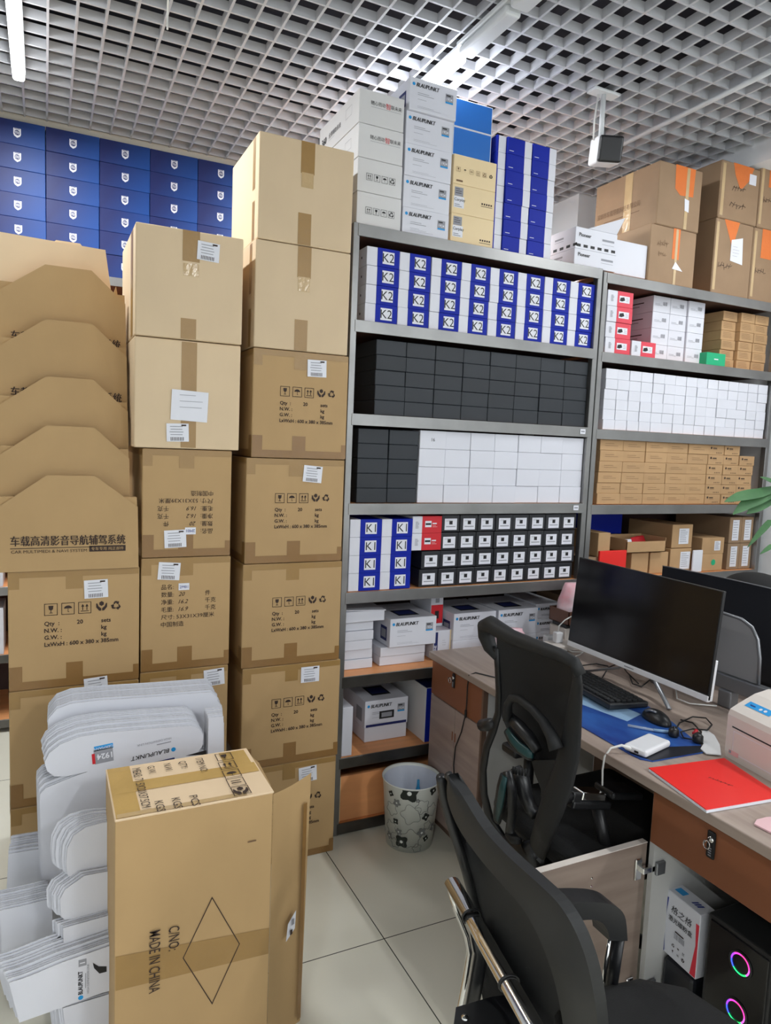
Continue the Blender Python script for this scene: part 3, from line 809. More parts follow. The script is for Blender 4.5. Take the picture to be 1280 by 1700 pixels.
for v, nm in ((0, 'lowest'), (1, 'middle'), (2, 'topmost')):
    kit('cream_box', 'box', .203, .28, .1125, 'cream_card', cream_deco(v)).put((1.467 + .1035, 2.531, ZT + v * .113), 0, f'{nm} cream coloured box in the stack below the blue boxes', 'cream boxes')
def bw_deco(t, w, d, h):
    s = MB(); s.box(-w / 2 - .001, w / 2 - .037, -.001, d * .98, 0, h + .0004, 'blue_card', .001); s.build('sleeve', t, local=True)
    l = MB(); Face(l, (-w / 2 + .012, -.001, 0), (1, 0, 0), (0, 0, 1)).rect(.008, .012, .022, .0022, 'paper'); l.build('front_print', t, local=True)
BW = kit('phone_kit_box', 'box', .124, .24, .0645, 'white_card', bw_deco)
for c, (x, n) in enumerate(((1.681, 1), (1.722, 7), (1.847, 7))):
    pass
# the narrow column half hidden behind the cream stack, then two full columns
BWn = kit('phone_kit_box', 'box', .0455, .24, .0645, 'white_card', bw_deco)
for r in range(7):
    for c, (x, st, w) in enumerate(((1.6965, BWn, 0), (1.784, BW, 0), (1.911, BW, 0))):
        st.put((x + (J(.0008) if c == 0 else J(.001)), 2.54 if c == 0 else 2.532 + abs(J(.004)), ZT + r * .0655), 0, f'blue and white box, {rowname(r, 7)}, {["left", "middle", "right"][c]} of three stacks on the rack', 'blue and white boxes on top of the rack')
# sound system boxes
def pio_deco(strip):
    def deco(t, w, d, h):
        l = MB(); f = FF(l, w, d, h); f.text('Pioneer', -w * .42, h * .08, .022, 'black_ink', bold=.02); f.rect(w * .28, h * .1, .07, .009, 'ink_grey'); f.rect(w * .28, -h * .1, .07, .0015, 'ink_grey')
        if strip:
            for i in range(6): f.rect(-w * .42 + .04 * i, -h * .34, .024, .012, 'black_ink')
        l.build('front_print', t, local=True)
        l = MB(); f = FL(l, w, d, h); f.rect(-.0, .012, .06, .008, 'ink_grey'); f.rect(-.0, .0, .06, .0015, 'ink_grey')
        if strip:
            for i in range(5): f.rect(-d / 2 + .04 + .045 * i, -h * .34, .026, .012, 'black_ink')
        l.build('side_print', t, local=True)
    return deco
kit('sound_system_box', 'box', .24, .22, .072, 'white_card', pio_deco(False)).put((2.222, 2.532, ZT), 0, 'lower white sound system box on the rack joint', 'white sound system boxes')
ob = kit('sound_system_box', 'box', .24, .22, .092, 'white_card', pio_deco(True)).put((2.222, 2.532, ZT + .0725), 0, 'upper open white sound system box with black marks', 'white sound system boxes')
fl = MB(); fl.prism([(-.05, .0, .0925), (.115, .0, .0925), (.14, -.02, .165)], (0, .003, 0), 'white_card'); fl.build('open_flap', ob, local=True)
one('white_carton', 'box', .2, .3, .15, 'white_card', None, (2.442, 2.545, ZT + .0), 'white carton between the sound boxes and brown cartons', 0)
one('foam_box', 'box', .4, .3, .36, 'white_dull', None, (2.2, 2.70 + .08, ZT) if 0 else (2.17, 2.715, ZT), 'large pale foam box behind the sound system boxes') if 0 else None

def carton_top(name, w, d, h, loc, label, rot=0, deco=None, mt='cardboard_old'):
    st = kit(name, 'box', w, d, h, mt, deco, .004, 'carton_body'); return st.put(loc, rot, label, None)
def top_deco(v):
    def deco(t, w, d, h):
        l = MB(); f = FF(l, w, d, h, .0008)
        if v == 'c1':
            f.poly([(-.04, h / 2), (.09, h / 2), (.085, h * .05), (.0, h * .03), (-.035, h * .12)], 'tape_orange'); f.rect(.045, 0, .02, h * .98, 'tape_clear', .5); l.build('tape', t, local=True)
            l = MB(); f = FF(l, w, d, h, .0016); f.poly([(.03, .0), (.06, -.005), (.062, -.06), (.035, -.055)], 'paper'); l.build('paper_scrap', t, local=True)
            l = MB(); f = FL(l, w, d, h, .0008); f.text('深圳市车载导航科技有限公司', -d * .45, -.03, .03, 'ink_soft', width=.29, rot=.0); f.rect(-.02, -.055, .24, .004, 'ink_soft'); l.build('side_print', t, local=True)
            l = MB(); f = FL(l, w, d, h, .0012); f.rect(.02, 0, .05, h * .98, 'tape_clear'); l.build('side_tape', t, local=True)
        elif v == 'c2':
            f.poly([(-.005, h / 2), (.04, h / 2), (.04, -.01), (-.005, -.01)], 'tape_orange'); f.rect(.02, 0, .016, h * .98, 'tape_clear', .5); l.build('tape', t, local=True)
            l = MB(); f = FF(l, w, d, h, .0016); f.poly([(.02, -.02), (.07, -.06), (.0, -.055)], 'paper'); l.build('paper_scrap', t, local=True)
            l = MB(); f = FF(l, w, d, h, .001); f.scribble(-.1, .05, .07, .03, 'ink_soft', 5, 4); f.scribble(-.09, -.0, .05, .025, 'ink_soft', 4, 5); l.build('handwriting', t, local=True)
        elif v == 'c3':
            f.poly([(-.06, h / 2), (.09, h / 2), (.06, .07), (.02, .03), (-.0, .02), (-.04, .08)], 'tape_orange'); f.rect(-w / 2 + .02, 0, .02, h * .9, 'tape_clear'); l.build('tape', t, local=True)
            l = MB(); f = FF(l, w, d, h, .0016); f.rect(.085, .08, .05, .05, 'paper'); l.build('paper_scrap', t, local=True)
            l = MB(); f = FF(l, w, d, h, .001); f.scribble(-.05, .02, .09, .03, 'ink', 5, 8); f.scribble(-.06, -.06, .11, .035, 'ink', 5, 9); l.build('handwriting', t, local=True)
        elif v == 'c4':
            f.poly([(-.08, h / 2), (.03, h / 2), (.0, .08), (-.02, .07)], 'tape_orange'); f.rect(-w / 2 + .015, 0, .018, h * .9, 'tape_clear'); l.build('tape', t, local=True)
            l = MB(); f = FF(l, w, d, h, .0016); f.poly([(-.02, .09), (.06, .11), (.07, -.02), (-.02, -.01)], 'paper'); f.lines(-.01, .06, .05, 4, .015, 'ink_grey', .0012, k=2); l.build('paper_label', t, local=True)
            l = MB(); f = FF(l, w, d, h, .001); f.scribble(-.1, -.04, .1, .035, 'ink', 5, 10); l.build('handwriting', t, local=True)
        else:
            f.rect(-.02, h * .3, .08, h * .4, 'tape_orange'); f.rect(-w / 2 + .015, 0, .018, h * .9, 'tape_clear'); l.build('tape', t, local=True)
            l = MB(); f = FF(l, w, d, h, .001); f.scribble(-.09, -.03, .08, .035, 'ink', 4, 12); l.build('handwriting', t, local=True)
    return deco
ZR = 2.4055
carton_top('moving_carton', .3, .36, .262, (2.69, 2.532, ZR), 'lower brown carton with orange tape strip, right rack top', 0, top_deco('c2'))
carton_top('moving_carton', .28, .42, .285, (2.708, 2.532, ZR + .264), 'upper brown carton with grey company print on its side', 0, top_deco('c1'))
carton_top('moving_carton', .272, .4, .36, (3.1, 2.532, ZR), 'brown carton with white label sheet, lower middle on right rack', 0, top_deco('c4'))
carton_top('moving_carton', .28, .4, .272, (3.11, 2.532, ZR + .362), 'brown carton with torn orange tape, upper middle on right rack', 0, top_deco('c3'))
carton_top('moving_carton', .24, .4, .36, (3.361, 2.532, ZR), 'lower brown carton at the far right end of the rack', 0, top_deco('c5'))
carton_top('moving_carton', .24, .4, .34, (3.376, 2.532, ZR + .362), 'upper brown carton at the far right end of the rack', 0, top_deco('c6'))

# blue shield boxes on the rear rack
def shield_deco(t, w, d, h):
    l = MB(); f = FF(l, w, d, h); s = .021
    out = [(-.8, 1), (.8, 1), (.8, -.35), (.62, -.75), (0, -1.15), (-.62, -.75), (-.8, -.35)]
    f.poly([(a * s, b_ * s) for a, b_ in out], 'paper')
    f.disc(0, .0, s * .6, 'navy_card', 1)
    for dz in (-.16, .14): f.poly([(-.55 * s, dz * s), (-.15 * s, (dz + .2) * s), (.2 * s, (dz - .02) * s), (.55 * s, (dz + .2) * s), (.55 * s, (dz + .06) * s), (.2 * s, (dz - .16) * s), (-.15 * s, (dz + .06) * s), (-.55 * s, (dz - .12) * s)], 'paper', 2)
    f.text('PHILIPS', 0, .72 * s, s * .34, 'navy_card', 'C', bold=.02)
    f.disc(.2 * s, .38 * s, s * .07, 'paper', 2, 6); f.disc(-.2 * s, -.42 * s, s * .07, 'paper', 2, 6)
    l.build('shield_emblem', t, local=True)
PH = kit('stereo_box', 'box', .2485, .36, .1145, 'royal_print', shield_deco, .0015)
cols = [-1.24 + .2505 * i for i in range(9)]
for c, x in enumerate(cols):
    for r in range(6):
        PH.put((x + .125 + J(.001), 4.085 + abs(J(.005)), 2.4145 + r * .1153), 0, f'dark blue box with white shield emblem, {rowname(r, 6)}, {ORD[c]} column', 'blue shield boxes')
# sliver of the rear rack at the left edge
for i, (z, n) in enumerate(((.78, 3), (.42, 2))):
    for r in range(n):
        BP.put((-.31, 4.09, z + .0005 + r * .1225), 0, f'white stereo box at the left picture edge, {["middle", "lower"][i]} rear shelf, {rowname(r, n) if n > 2 else ["lower", "upper"][r]}', 'stereo boxes on the rear rack')

# ------------------------------------------------------------------ tall carton stacks
def std_print(f, s=1.0, label=True):
    for i, n in enumerate(('glass', 'umbrella', 'arrows')): ICON(f, n, (-.068 + .046 * i) * s, .06 * s, .034 * s, 'ink')
    ICON(f, 'hands', .071 * s, .062 * s, .034 * s, 'ink', False); ICON(f, 'recycle', .112 * s, .061 * s, .034 * s, 'ink', False)
    z = .012
    for i, (a, b_, c) in enumerate((('Qty  :', '20', 'sets'), ('N.W. :', '', 'kg'), ('G.W. :', '', 'kg'))):
        y = (z - .021 * i) * s
        f.text(a, -.086 * s, y, .0175 * s, 'ink', bold=.02)
        if b_: f.text(b_, .002 * s, y, .0175 * s, 'ink', bold=.02)
        f.text(c, .07 * s, y, .0175 * s, 'ink', bold=.02)
    f.text('LxWxH : 600 x 380 x 385mm', -.086 * s, (z - .063) * s, .0175 * s, 'ink', bold=.02, width=.205 * s)
def ship_label(f, u, v, w=.072, h=.06, rot=0):
    f.rect(u, v, w, h, 'paper', 2, rot)
    c, sn = math.cos(rot), math.sin(rot); r = random.Random(4)
    def at(a, b_): return (u + a * c - b_ * sn, v + a * sn + b_ * c)
    for i in range(4):
        x, y = at(-.004, .02 - .009 * i); f.rect(x, y, w * r.uniform(.5, .8), .0022, 'ink_grey', 3, rot)
    x, y = at(.02, .024); f.rect(x, y, .016, .005, 'ink', 3, rot)
    for i in range(9):
        x, y = at(-.022 + .005 * i, -.021); f.rect(x, y, .002, .012, 'ink', 3, rot)
def carton(label, x0, x1, z0, z1, yf=2.43, depth=.56, mt='cardboard_tan', kind='std', tapes='full', lab=(.06, .14, 0), group='stacked shipping cartons', rotz=0, off=(0, 0), s=1.0, name='shipping_carton', y_pivot=0):
    w, h = x1 - x0, z1 - z0 - .0015
    t = thing(name, label, 'carton', ((x0 + x1) / 2, yf, z0 + .0005), rotz, group)
    bmx = MB(); bmx.box(-w / 2, w / 2, 0, depth, 0, h, mt, .004, 2); bmx.build('carton_body', t, local=True)
    def strips(*fn):
        tp = MB(); f = FF(tp, w, depth, h, .0007); fl_ = FL(tp, w, depth, h, .0007); ft = FT(tp, w, depth, h, .0007)
        for q in fn: q(f, fl_, ft)
        tp.build('tape', t, local=True)
    if tapes == 'full':
        tw = .05; cx = -.005
        strips(lambda f, fl_, ft: (f.rect(cx, h / 2 - .032, tw, .062, 'tape'), f.rect(0, h / 2 - .012, w - .006, .02, 'tape', .5), f.rect(-w / 2 + .017, h / 2 - .03, .03, .055, 'tape', .7),
                                   fl_.rect(0, h / 2 - .012, depth - .01, .02, 'tape', .5), ft.rect(cx, 0, tw, depth - .01, 'tape')))
        strips(lambda f, fl_, ft: (f.rect(cx, -h / 2 + .04, tw, .078, 'tape_dark'), f.rect(0, -h / 2 + .014, w - .006, .026, 'tape_dark', .5), f.rect(-w / 2 + .02, -h / 2 + .04, .036, .075, 'tape_dark', .7),
                                   f.rect(w / 2 - .01, -h / 2 + .028, .018, .05, 'tape_dark', .7), fl_.rect(depth / 2 - .02, -h / 2 + .04, .036, .075, 'tape_dark'), fl_.rect(0, -h / 2 + .014, depth - .01, .026, 'tape_dark', .5)))
    elif tapes == 'centre':
        strips(lambda f, fl_, ft: (f.rect(.0, h / 2 - .055, .05, .107, 'tape'), f.rect(.0, h / 2 - .13, .044, .05, 'tape_clear', .5), ft.rect(0, 0, .05, depth - .01, 'tape')))
        strips(lambda f, fl_, ft: f.rect(-.006, -h / 2 + .055, .048, .107, 'tape'))
        strips(lambda f, fl_, ft: fl_.rect(depth / 2 - .06, h / 2 - .09, .03, .17, 'tape'))
        strips(lambda f, fl_, ft: fl_.rect(depth / 2 - .06, -h / 2 + .07, .03, .13, 'tape'))
    elif tapes == 'strip':
        strips(lambda f, fl_, ft: (f.rect(.0, 0, .05, h - .008, 'tape'), ft.rect(0, 0, .05, depth - .01, 'tape')))
    elif tapes == 'top':
        strips(lambda f, fl_, ft: (f.rect(.0, h / 2 - .05, .055, .098, 'tape'), f.rect(.0, h / 2 - .125, .05, .04, 'tape_clear', .5), ft.rect(0, 0, .05, depth - .01, 'tape')))
        strips(lambda f, fl_, ft: f.rect(-.006, -h / 2 + .035, .05, .066, 'tape'))
        strips(lambda f, fl_, ft: fl_.rect(depth / 2 - .1, 0, .06, h - .01, 'tape'))
    if kind == 'std':
        p = MB(); std_print(Face(p, (off[0], 0, h / 2 + off[1]), (1, 0, 0), (0, 0, 1), .001), s); p.build('print', t, local=True)
    if kind in ('cn', 'cn_flip'):
        p = MB(); sg = 1 if kind == 'cn' else -1
        f = Face(p, (0, 0, h / 2), (sg, 0, 0), (0, 0, sg), .001); f.N = Vector((0, -1, 0))
        rows = ((.088, '品名:', '', ''), (.062, '数量:', '20', '件'), (.036, '净重:', '16.2', '千克'), (.01, '毛重:', '16.9', '千克'))
        for y, a, b_, c in rows:
            f.text(a, -.085, y, .0195, 'ink'); 
            if b_: f.text(b_, -.028, y, .02, 'ink_soft' if 0 else 'ink', shear=.35)
            if c: f.text(c, .062, y, .0195, 'ink')
        f.text('尺寸: 53X31X39厘米', -.085, -.016, .0185, 'ink', width=.18); f.text('中国制造', -.085, -.042, .0195, 'ink')
        p.build('print', t, local=True)
        p = MB(); f = Face(p, (0, 0, h / 2), (sg, 0, 0), (0, 0, sg), .0014); f.N = Vector((0, -1, 0))
        f.rect(-.01, .094, .036, .024, 'paper'); f.text('2M01', -.025, .0885, .014, 'toner_blue'); p.build('small_sticker', t, local=True)
    if lab:
        p = MB(); f = FF(p, w, depth, h, .001); ship_label(f, *lab[:2], rot=lab[2]); p.build('shipping_label', t, local=True)
    return t
# right column, bottom to top (x0, x1, z0, z1)
L3 = [(.64, 1.012, .0, .39), (.636, 1.016, .391, .772), (.630, 1.008, .773, 1.153), (.634, 1.004, 1.154, 1.532), (.650, 1.006, 1.533, 1.912), (.650, 1.0, 1.913, 2.276), (.655, 1.0, 2.277, 2.628)]
nm = ['bottom', 'second from the floor', 'third from the floor', 'fourth from the floor', 'fifth from the floor', 'sixth from the floor', 'top']
labs = [(.07, .14, .05), (.067, .145, 0), None, (.06, .135, -.08), (.055, .135, .02), None, None]
for i, (x0, x1, z0, z1) in enumerate(L3):
    carton(f'{"taped" if i < 5 else "plain"} brown shipping carton, {nm[i]} in the right carton column', x0, x1, z0, z1, kind='std' if i < 5 else 'plain', tapes='full' if i < 5 else 'centre', lab=labs[i], mt='cardboard_tan' if i < 5 else 'cardboard', off=(.005, -.012), yf=2.43, depth=.38 if i == 6 else .56, s=.98)
# middle column
carton('brown shipping carton at the foot of the middle carton column', .29, .588, 0, .39, yf=2.44, kind='plain', lab=None)
carton('brown shipping carton partly hidden by the white blanks, middle column', .287, .586, .391, .792, yf=2.44, kind='plain', lab=(.1, .16, .06))
carton('brown carton with upright Chinese print in the middle column', .288, .588, .793, 1.185, yf=2.44, kind='cn', lab=(-.06, .15, -.08))
carton('brown carton with upside-down Chinese print in the middle column', .289, .585, 1.186, 1.553, yf=2.44, kind='cn_flip', lab=(-.04, -.12, .04))
t = carton('brown carton with large white document, second from top, middle column', .262, .606, 1.554, 1.912, mt='cardboard', yf=2.43, kind='plain', tapes='strip', lab=(-.035, -.125, .03))
p = MB(); f = FF(p, .344, .56, .356, .001); f.rect(.003, -.035, .12, .1, 'paper', 2.5, -.04); f.lines(-.03, .0, .08, 3, .02, 'ink_grey', .0015, k=4); p.build('document_sheet', t, local=True)
carton('brown carton topping the middle column with a torn white label', .262, .606, 1.913, 2.264, mt='cardboard', yf=2.42, depth=.42, kind='plain', tapes='top', lab=(.055, .115, -.05))
# left column
carton('brown shipping carton at the foot of the left carton column', -.106, .283, 0, .385, yf=2.44, kind='plain', lab=None)
carton('brown shipping carton half hidden by white blanks, left column', -.106, .283, .386, .772, yf=2.44, kind='std', lab=(.06, .185, .06), off=(-.0, -.03), s=1.05)
carton('brown shipping carton under the folded mailer cartons, left column', -.106, .283, .773, 1.158, yf=2.44, kind='std', lab=(.06, .125, .03), off=(.0, .0), s=1.08)

# ------------------------------------------------------------------ leaning mailer cartons on the left column
def sheet_y(k): return 2.425 + .05 * k
zb = [1.162]; tops = [790, 707.6, 627, 533, 443]
for k_ in range(5):
    Y = sheet_y(k_)
    ztop = onY(109, tops[k_], Y).z
    z0 = ztop - .30
    zd = ztop - .098
    cx = .075; hw = .203; tw = .07
    t = thing('mailer_carton', ['front', 'second', 'third', 'fourth', 'fifth'][k_] + ' folded brown mailer carton in the leaning row at left', 'carton', (cx, Y, z0), 0, 'leaning mailer cartons')
    z0b = z0 if k_ == 0 else z0 - .02
    hr = hw if k_ == 0 else .181
    pts = [(cx - hw, Y, z0b), (cx + hr, Y, z0b), (cx + hr - .004, Y, zd), (cx + tw, Y + .004, ztop), (cx - tw, Y + .004, ztop), (cx - hw, Y, zd)]
    MB().prism(pts, (0, .008, 0), 'cardboard_tan').build('front_panel', t)
    bp_ = MB().prism([(cx - hw, Y + .009, z0b), (cx + hr, Y + .009, z0b), (cx + hr - .006, Y + .009, zd + .03), (cx - hw, Y + .009, zd + .03)], (0, .034, 0), 'cardboard_tan')
    bp_.build('folded_body', t)
    p = MB(); f = Face(p, (cx, Y, z0), (1, 0, 0), (0, 0, 1), .0008)
    dzt = 0 if k_ == 0 else -.034
    for dx_ in (0, .0007, .0014):
        f.text('车载高清影音导航辅驾系统', -.172 + dx_, .083 + dzt, .034, 'ink', width=.332, k=1 + dx_ * 500)
    f.rect(-.055, .073 + dzt, .235, .0022, 'ink'); f.text('CAR MULTIMEDI & NAVI SYSTEM', -.17, .058 + dzt, .0135, 'ink', width=.215)
    f.rect(.107, .067 + dzt, .11, .019, 'ink'); f.text('专车专用 纯正部件', .058, .0625 + dzt, .0115, 'cardboard_tan', width=.098)
    p.build('print', t)
Y = 2.69
pa = [onY(0, 400, Y), onY(175, 415, Y), onY(181, 470, Y), onY(188, 505, Y)]
zt = pa[1].z
t = thing('mailer_carton', 'tall pale unfolded carton with two tabs behind the leaning mailers', 'carton', (.05, Y, 1.17), 0, 'leaning mailer cartons')
MB().prism([(-.16, Y, 1.165), (.215, Y, 1.165), (.215, Y, 2.06), (pa[1].x, Y, zt), (-.16, Y, zt + .01)], (0, .012, 0), 'cardboard_pale').build('panel', t)
for (a, b_) in ((0, 41), (90, 136)):
    q0, q1 = onY(a, 412, Y), onY(b_, 412, Y); ww = .006
    top_ = onY((a + b_) / 2, 401, Y).z
    MB().prism([(q0.x - (.03 if a == 0 else 0), Y + .003, zt - .01), (q1.x, Y + .003, zt - .01), (q1.x, Y + .003, top_ - ww), (q1.x - ww, Y + .003, top_), (q0.x + ww, Y + .003, top_), (q0.x, Y + .003, top_ - ww)][:], (0, .005, 0), 'cardboard_pale').build('tab', t)
t = thing('mailer_carton', 'edge of a folded brown carton squeezed beside the middle column', 'carton', (.24, 2.71, 1.17), 0)
MB().prism([(.2, 2.71, 1.165), (.256, 2.71, 1.165), (.254, 2.71, 1.97), (.229, 2.71, 2.11), (.2, 2.71, 2.02)], (0, .02, 0), 'cardboard_tan').build('side_panel', t)

# ------------------------------------------------------------------ pile of white die-cut carton blanks
def blanks(what, outline, Y, n, step, group, hidden=(), prnt=None, th=.0022, foot=None):
    """n sheets one behind the other; outline is measured on the plane y = Y"""
    pts = [onY(a, b_, Y) for a, b_ in outline]
    if foot is not None:           # the hidden lower part runs down to z = foot
        a, b_ = foot[1], foot[2]
        pts = pts + [Vector((a, Y, foot[0])), Vector((b_, Y, foot[0]))]
    c = Vector((pts[0].x, Y, min(p.z for p in pts)))
    q = MB(); q.prism(pts, (0, th, 0), 'white_card', 'white_edge')
    front = q.build('carton_blank', origin=tuple(c))
    tag(front, f'front white card sheet {what}', 'card sheet', group)
    if prnt:
        p = MB(); prnt(Face(p, (0, Y, 0), (1, 0, 0), (0, 0, 1), .0006)); p.build('print', front)
    q = MB(); q.prism(pts, (0, th, 0), 'white_card', 'white_edge')
    proto = q.build('carton_blank', origin=tuple(c))
    tag(proto, f'white card sheet behind the front one {what}', 'card sheet', group)
    st = Vector(step)
    for i in range(1, n):
        o = proto if i == 1 else proto.copy()
        if i > 1: COL.objects.link(o)
        o.location = c + st * i + Vector((J(abs(st.x) * .5 + .0015), 0, (random.uniform(0, .004))))
    return front
def uv(px, py, Y):
    p = onY(px, py, Y); return p.x, p.z
YA, YB = 2.16, 2.04
blanks('of the topmost rounded bundle', [(80, 1206), (79, 1192), (92, 1176), (115, 1168), (160, 1163), (250, 1156), (335, 1150), (350, 1148), (360, 1156), (361, 1166), (369, 1174), (370, 1188), (362, 1196), (345, 1200), (340, 1215), (150, 1226), (100, 1226), (86, 1220)],
       YA, 12, (0, .0072, .001), 'card sheets of the topmost bundle', foot=(.002, .02, .44),
       prnt=lambda f: f.rect(*uv(143, 1190, YA), .03, .012, 'toner_blue')) if 0 else None
A_out = [(84, 1224), (79, 1210), (80, 1194), (94, 1177), (118, 1168), (160, 1163), (250, 1157), (335, 1150), (350, 1149), (360, 1157), (361, 1167), (369, 1175), (370, 1188), (363, 1196), (372, 1200), (372, 1300)]
def prA(f):
    u, v = uv(146, 1189, YA); f.rect(u, v, .035, .01, 'toner_blue', rot=.1)
blanks('of the topmost rounded bundle', A_out, YA, 12, (0, .0075, .0012), 'card sheets of the topmost bundle', foot=(.002, .46, .03), prnt=prA)
B_out = [(66, 1330), (67, 1318), (76, 1308), (120, 1290), (146, 1281), (110, 1289), (90, 1289), (78, 1280), (74, 1266), (82, 1250), (100, 1236), (130, 1224), (170, 1217), (260, 1209), (318, 1205), (330, 1209), (338, 1220), (336, 1238), (328, 1250), (344, 1256), (346, 1320)]
def prB(f):
    r = math.pi
    u, v = uv(288, 1244, YB); f.disc(u, v, .0065, 'dot_blue'); f.text('BLAUPUNKT', u - .012, v + .005, .017, 'black_ink', bold=.012, shear=.2, rot=r + .09, width=.105)
    u, v = uv(284, 1232, YB); f.rect(u - .02, v, .04, .003, 'ink_grey', rot=.09); u, v = uv(284, 1226, YB); f.text('HIGH DEFINITION LINK', u, v + .0045, .009, 'ink_grey', rot=r + .09)
    u, v = uv(172, 1254, YB); f.rect(u, v, .05, .042, 'ink_grey', rot=.08); f.rect(u, v + .024, .05, .014, 'label_blue', rot=.08); f.rect(u - .026, v - .006, .008, .03, 'red_card', 1, .08)
    f.text('1924', u + .022, v + .008, .022, 'paper', bold=.03, rot=r + .08, k=2); f.text('GERMANY', u + .024, v + .029, .011, 'paper', rot=r + .08, k=2)
    u, v = uv(269, 1268, YB); f.rect(u, v, .072, .022, 'navy_card', 1, .09); u, v = uv(325, 1252, YB); f.poly([(u - .03, v), (u + .03, v + .008), (u + .03, v - .006)], 'black_ink')
blanks('of the lobed blue dot bundle', B_out, YB, 13, (-.0008, .007, .0022), 'card sheets of the lobed bundle', foot=(.002, .42, -.005), prnt=prB)
blanks('of the strip bundle at right', [(346, 1192), (371, 1189), (371, 1280), (346, 1284)], YB + .002, 9, (0, .0068, .001), 'card strips at the right end', foot=(.002, .445, .435))
YC = 1.86
C_out = [(112, 1452), (110, 1432), (112, 1408), (122, 1388), (142, 1374), (170, 1366), (215, 1362), (215, 1440), (178, 1442), (142, 1450), (118, 1458)]
blanks('of the upper round bundle beside the open carton', C_out, YC, 9, (-.0045, .006, .002), 'card sheets of the upper round bundle')
D_out = [(101, 1520), (100, 1492), (108, 1477), (140, 1454), (215, 1440), (215, 1515), (140, 1526), (106, 1526)]
blanks('of the lower round bundle beside the open carton', D_out, YC - .02, 8, (-.0045, .006, .001), 'card sheets of the lower round bundle')
E_out = [(106, 1592), (105, 1541), (215, 1510), (215, 1563)]
blanks('of the square bundle under the round ones', E_out, YC - .04, 7, (-.0038, .006, .0005), 'card sheets of the square bundle', foot=(.12, .16, .03))
F_out = [(10, 1500), (14, 1418), (62, 1410), (100, 1402), (100, 1490)]
blanks('of the upper left bundle beside the cartons', F_out, 2.14, 11, (.0006, .0062, .002), 'card sheets of the upper left bundle', foot=(.16, .03, -.11))
G_out = [(4, 1600), (0, 1512), (28, 1506), (86, 1492), (88, 1560), (60, 1582)]
blanks('of the middle bundle at the left picture edge', G_out, 1.96, 10, (-.0012, .0062, .0022), 'card sheets of the middle left bundle', foot=(.20, -.02, -.11))
YH = 1.78
H_out = [(15, 1632), (46, 1622), (106, 1597), (215, 1559), (215, 1638), (170, 1648), (105, 1672), (32, 1698)]
def prH(f):
    r = math.pi / 2 + .0
    u, v = uv(134, 1656, YH); f.disc(u, v, .006, 'dot_blue'); f.text('BLAUPUNKT', u + .004, v + .009, .014, 'black_ink', bold=.03, rot=r, width=.062)
    u, v = uv(142, 1640, YH); f.rect(u, v + .02, .0015, .04, 'ink_grey'); u, v = uv(148, 1648, YH); f.text('HIGH DEFINITION LINK', u, v, .0075, 'ink_grey', rot=r)
    u, v = uv(137, 1598, YH); f.rect(u, v, .018, .018, 'ink_grey'); f.rect(u, v, .012, .003, 'paper', 1)
    f.poly([uv(154, 1598, YH), uv(164, 1604, YH), uv(177, 1604, YH), uv(177, 1613, YH), uv(165, 1616, YH), uv(156, 1607, YH)], 'black_ink')
blanks('of the printed bundle at bottom left', H_out, YH, 12, (-.003, .0058, .0028), 'card sheets of the lowest printed bundle', prnt=prH)
I_out = [(104, 1674), (215, 1640)]
blanks('of the lowest bundle standing on the floor', I_out, YH + .012, 10, (-.004, .006, 0), 'card sheets of the floor bundle', foot=(.002, .165, .05))

# ------------------------------------------------------------------ tall open carton in front
BX0, BX1, BY0, BY1, BZ = .140, .512, 1.632, 1.90, .715
t = thing('tall_open_carton', 'tall brown open carton with black diamond print standing in front', 'carton', ((BX0 + BX1) / 2, 1.76, 0))
b_ = MB()
for a in ((BX0, BX1, BY0, BY0 + .005, 0, BZ), (BX0, BX1, BY1 - .005, BY1, 0, BZ), (BX0, BX0 + .005, BY0 + .005, BY1 - .005, 0, BZ), (BX1 - .005, BX1, BY0 + .03, BY1 - .005, 0, BZ - .05)): b_.box(*a, 'cardboard_tan', .0015)
b_.box(BX0 + .005, BX1 - .01, BY0 + .005, BY1 - .005, .01, .015, 'cardboard_tan')
b_.build('carton_body', t)
MB().box(BX0 - .001, BX1 + .002, BY0 - .001, BY1 + .001, BZ - .001, BZ + .005, 'cardboard_pale', .0018).build('top_panel', t)
g = MB()
fo, fb = onY(515, 1284, 1.70), onY(501, 1690, 1.70)
d_ = (fb - fo).normalized()
fb2 = Vector((fo.x - .01, 1.70, .0))
f1, f2 = Vector((BX1, BY0, BZ - .004)), Vector((BX1, BY0, 0))
rows = []
for i in range(11):
    k_ = i / 10; a = f1.lerp(f2, k_); c = fo.lerp(fb2, k_)
    rows.append([a.lerp(c, j / 4) + Vector((0, .012 * math.sin(j / 4 * math.pi), .012 * math.sin(j / 4 * math.pi) * (1 - k_) * -1)) for j in range(5)])
g.grid(rows, 'cardboard_tan', (.004, .003, 0), True); g.build('side_flap', t)
g = MB(); q = [Vector((BX1 - .004, BY1 - .01, BZ)), Vector((BX1 - .004, BY0 + .12, BZ)), Vector((BX1 + .035, BY0 + .13, BZ - .05)), Vector((BX1 + .03, BY1 - .03, BZ - .03))]
g.prism(q, (0, 0, -.004), 'cardboard_tan'); g.build('top_flap', t)
g = MB(); f = Face(g, (0, BY0, 0), (1, 0, 0), (0, 0, 1), .0008); w = BX1 - BX0
u, v = (BX0 + BX1) / 2, BZ / 2
a0 = uv(178, 1612, BY0); a1 = uv(455, 1553, BY0)
f.poly([(BX0 + .002, a0[1] - .055), (BX1 - .002, a1[1] - .045), (BX1 - .002, a1[1] + .025), (BX0 + .002, a0[1] + .03)], 'tape', .5); g.build('front_tape', t)
g = MB(); f = Face(g, (0, 0, BZ + .005), (1, 0, 0), (0, 1, 0), .0008)
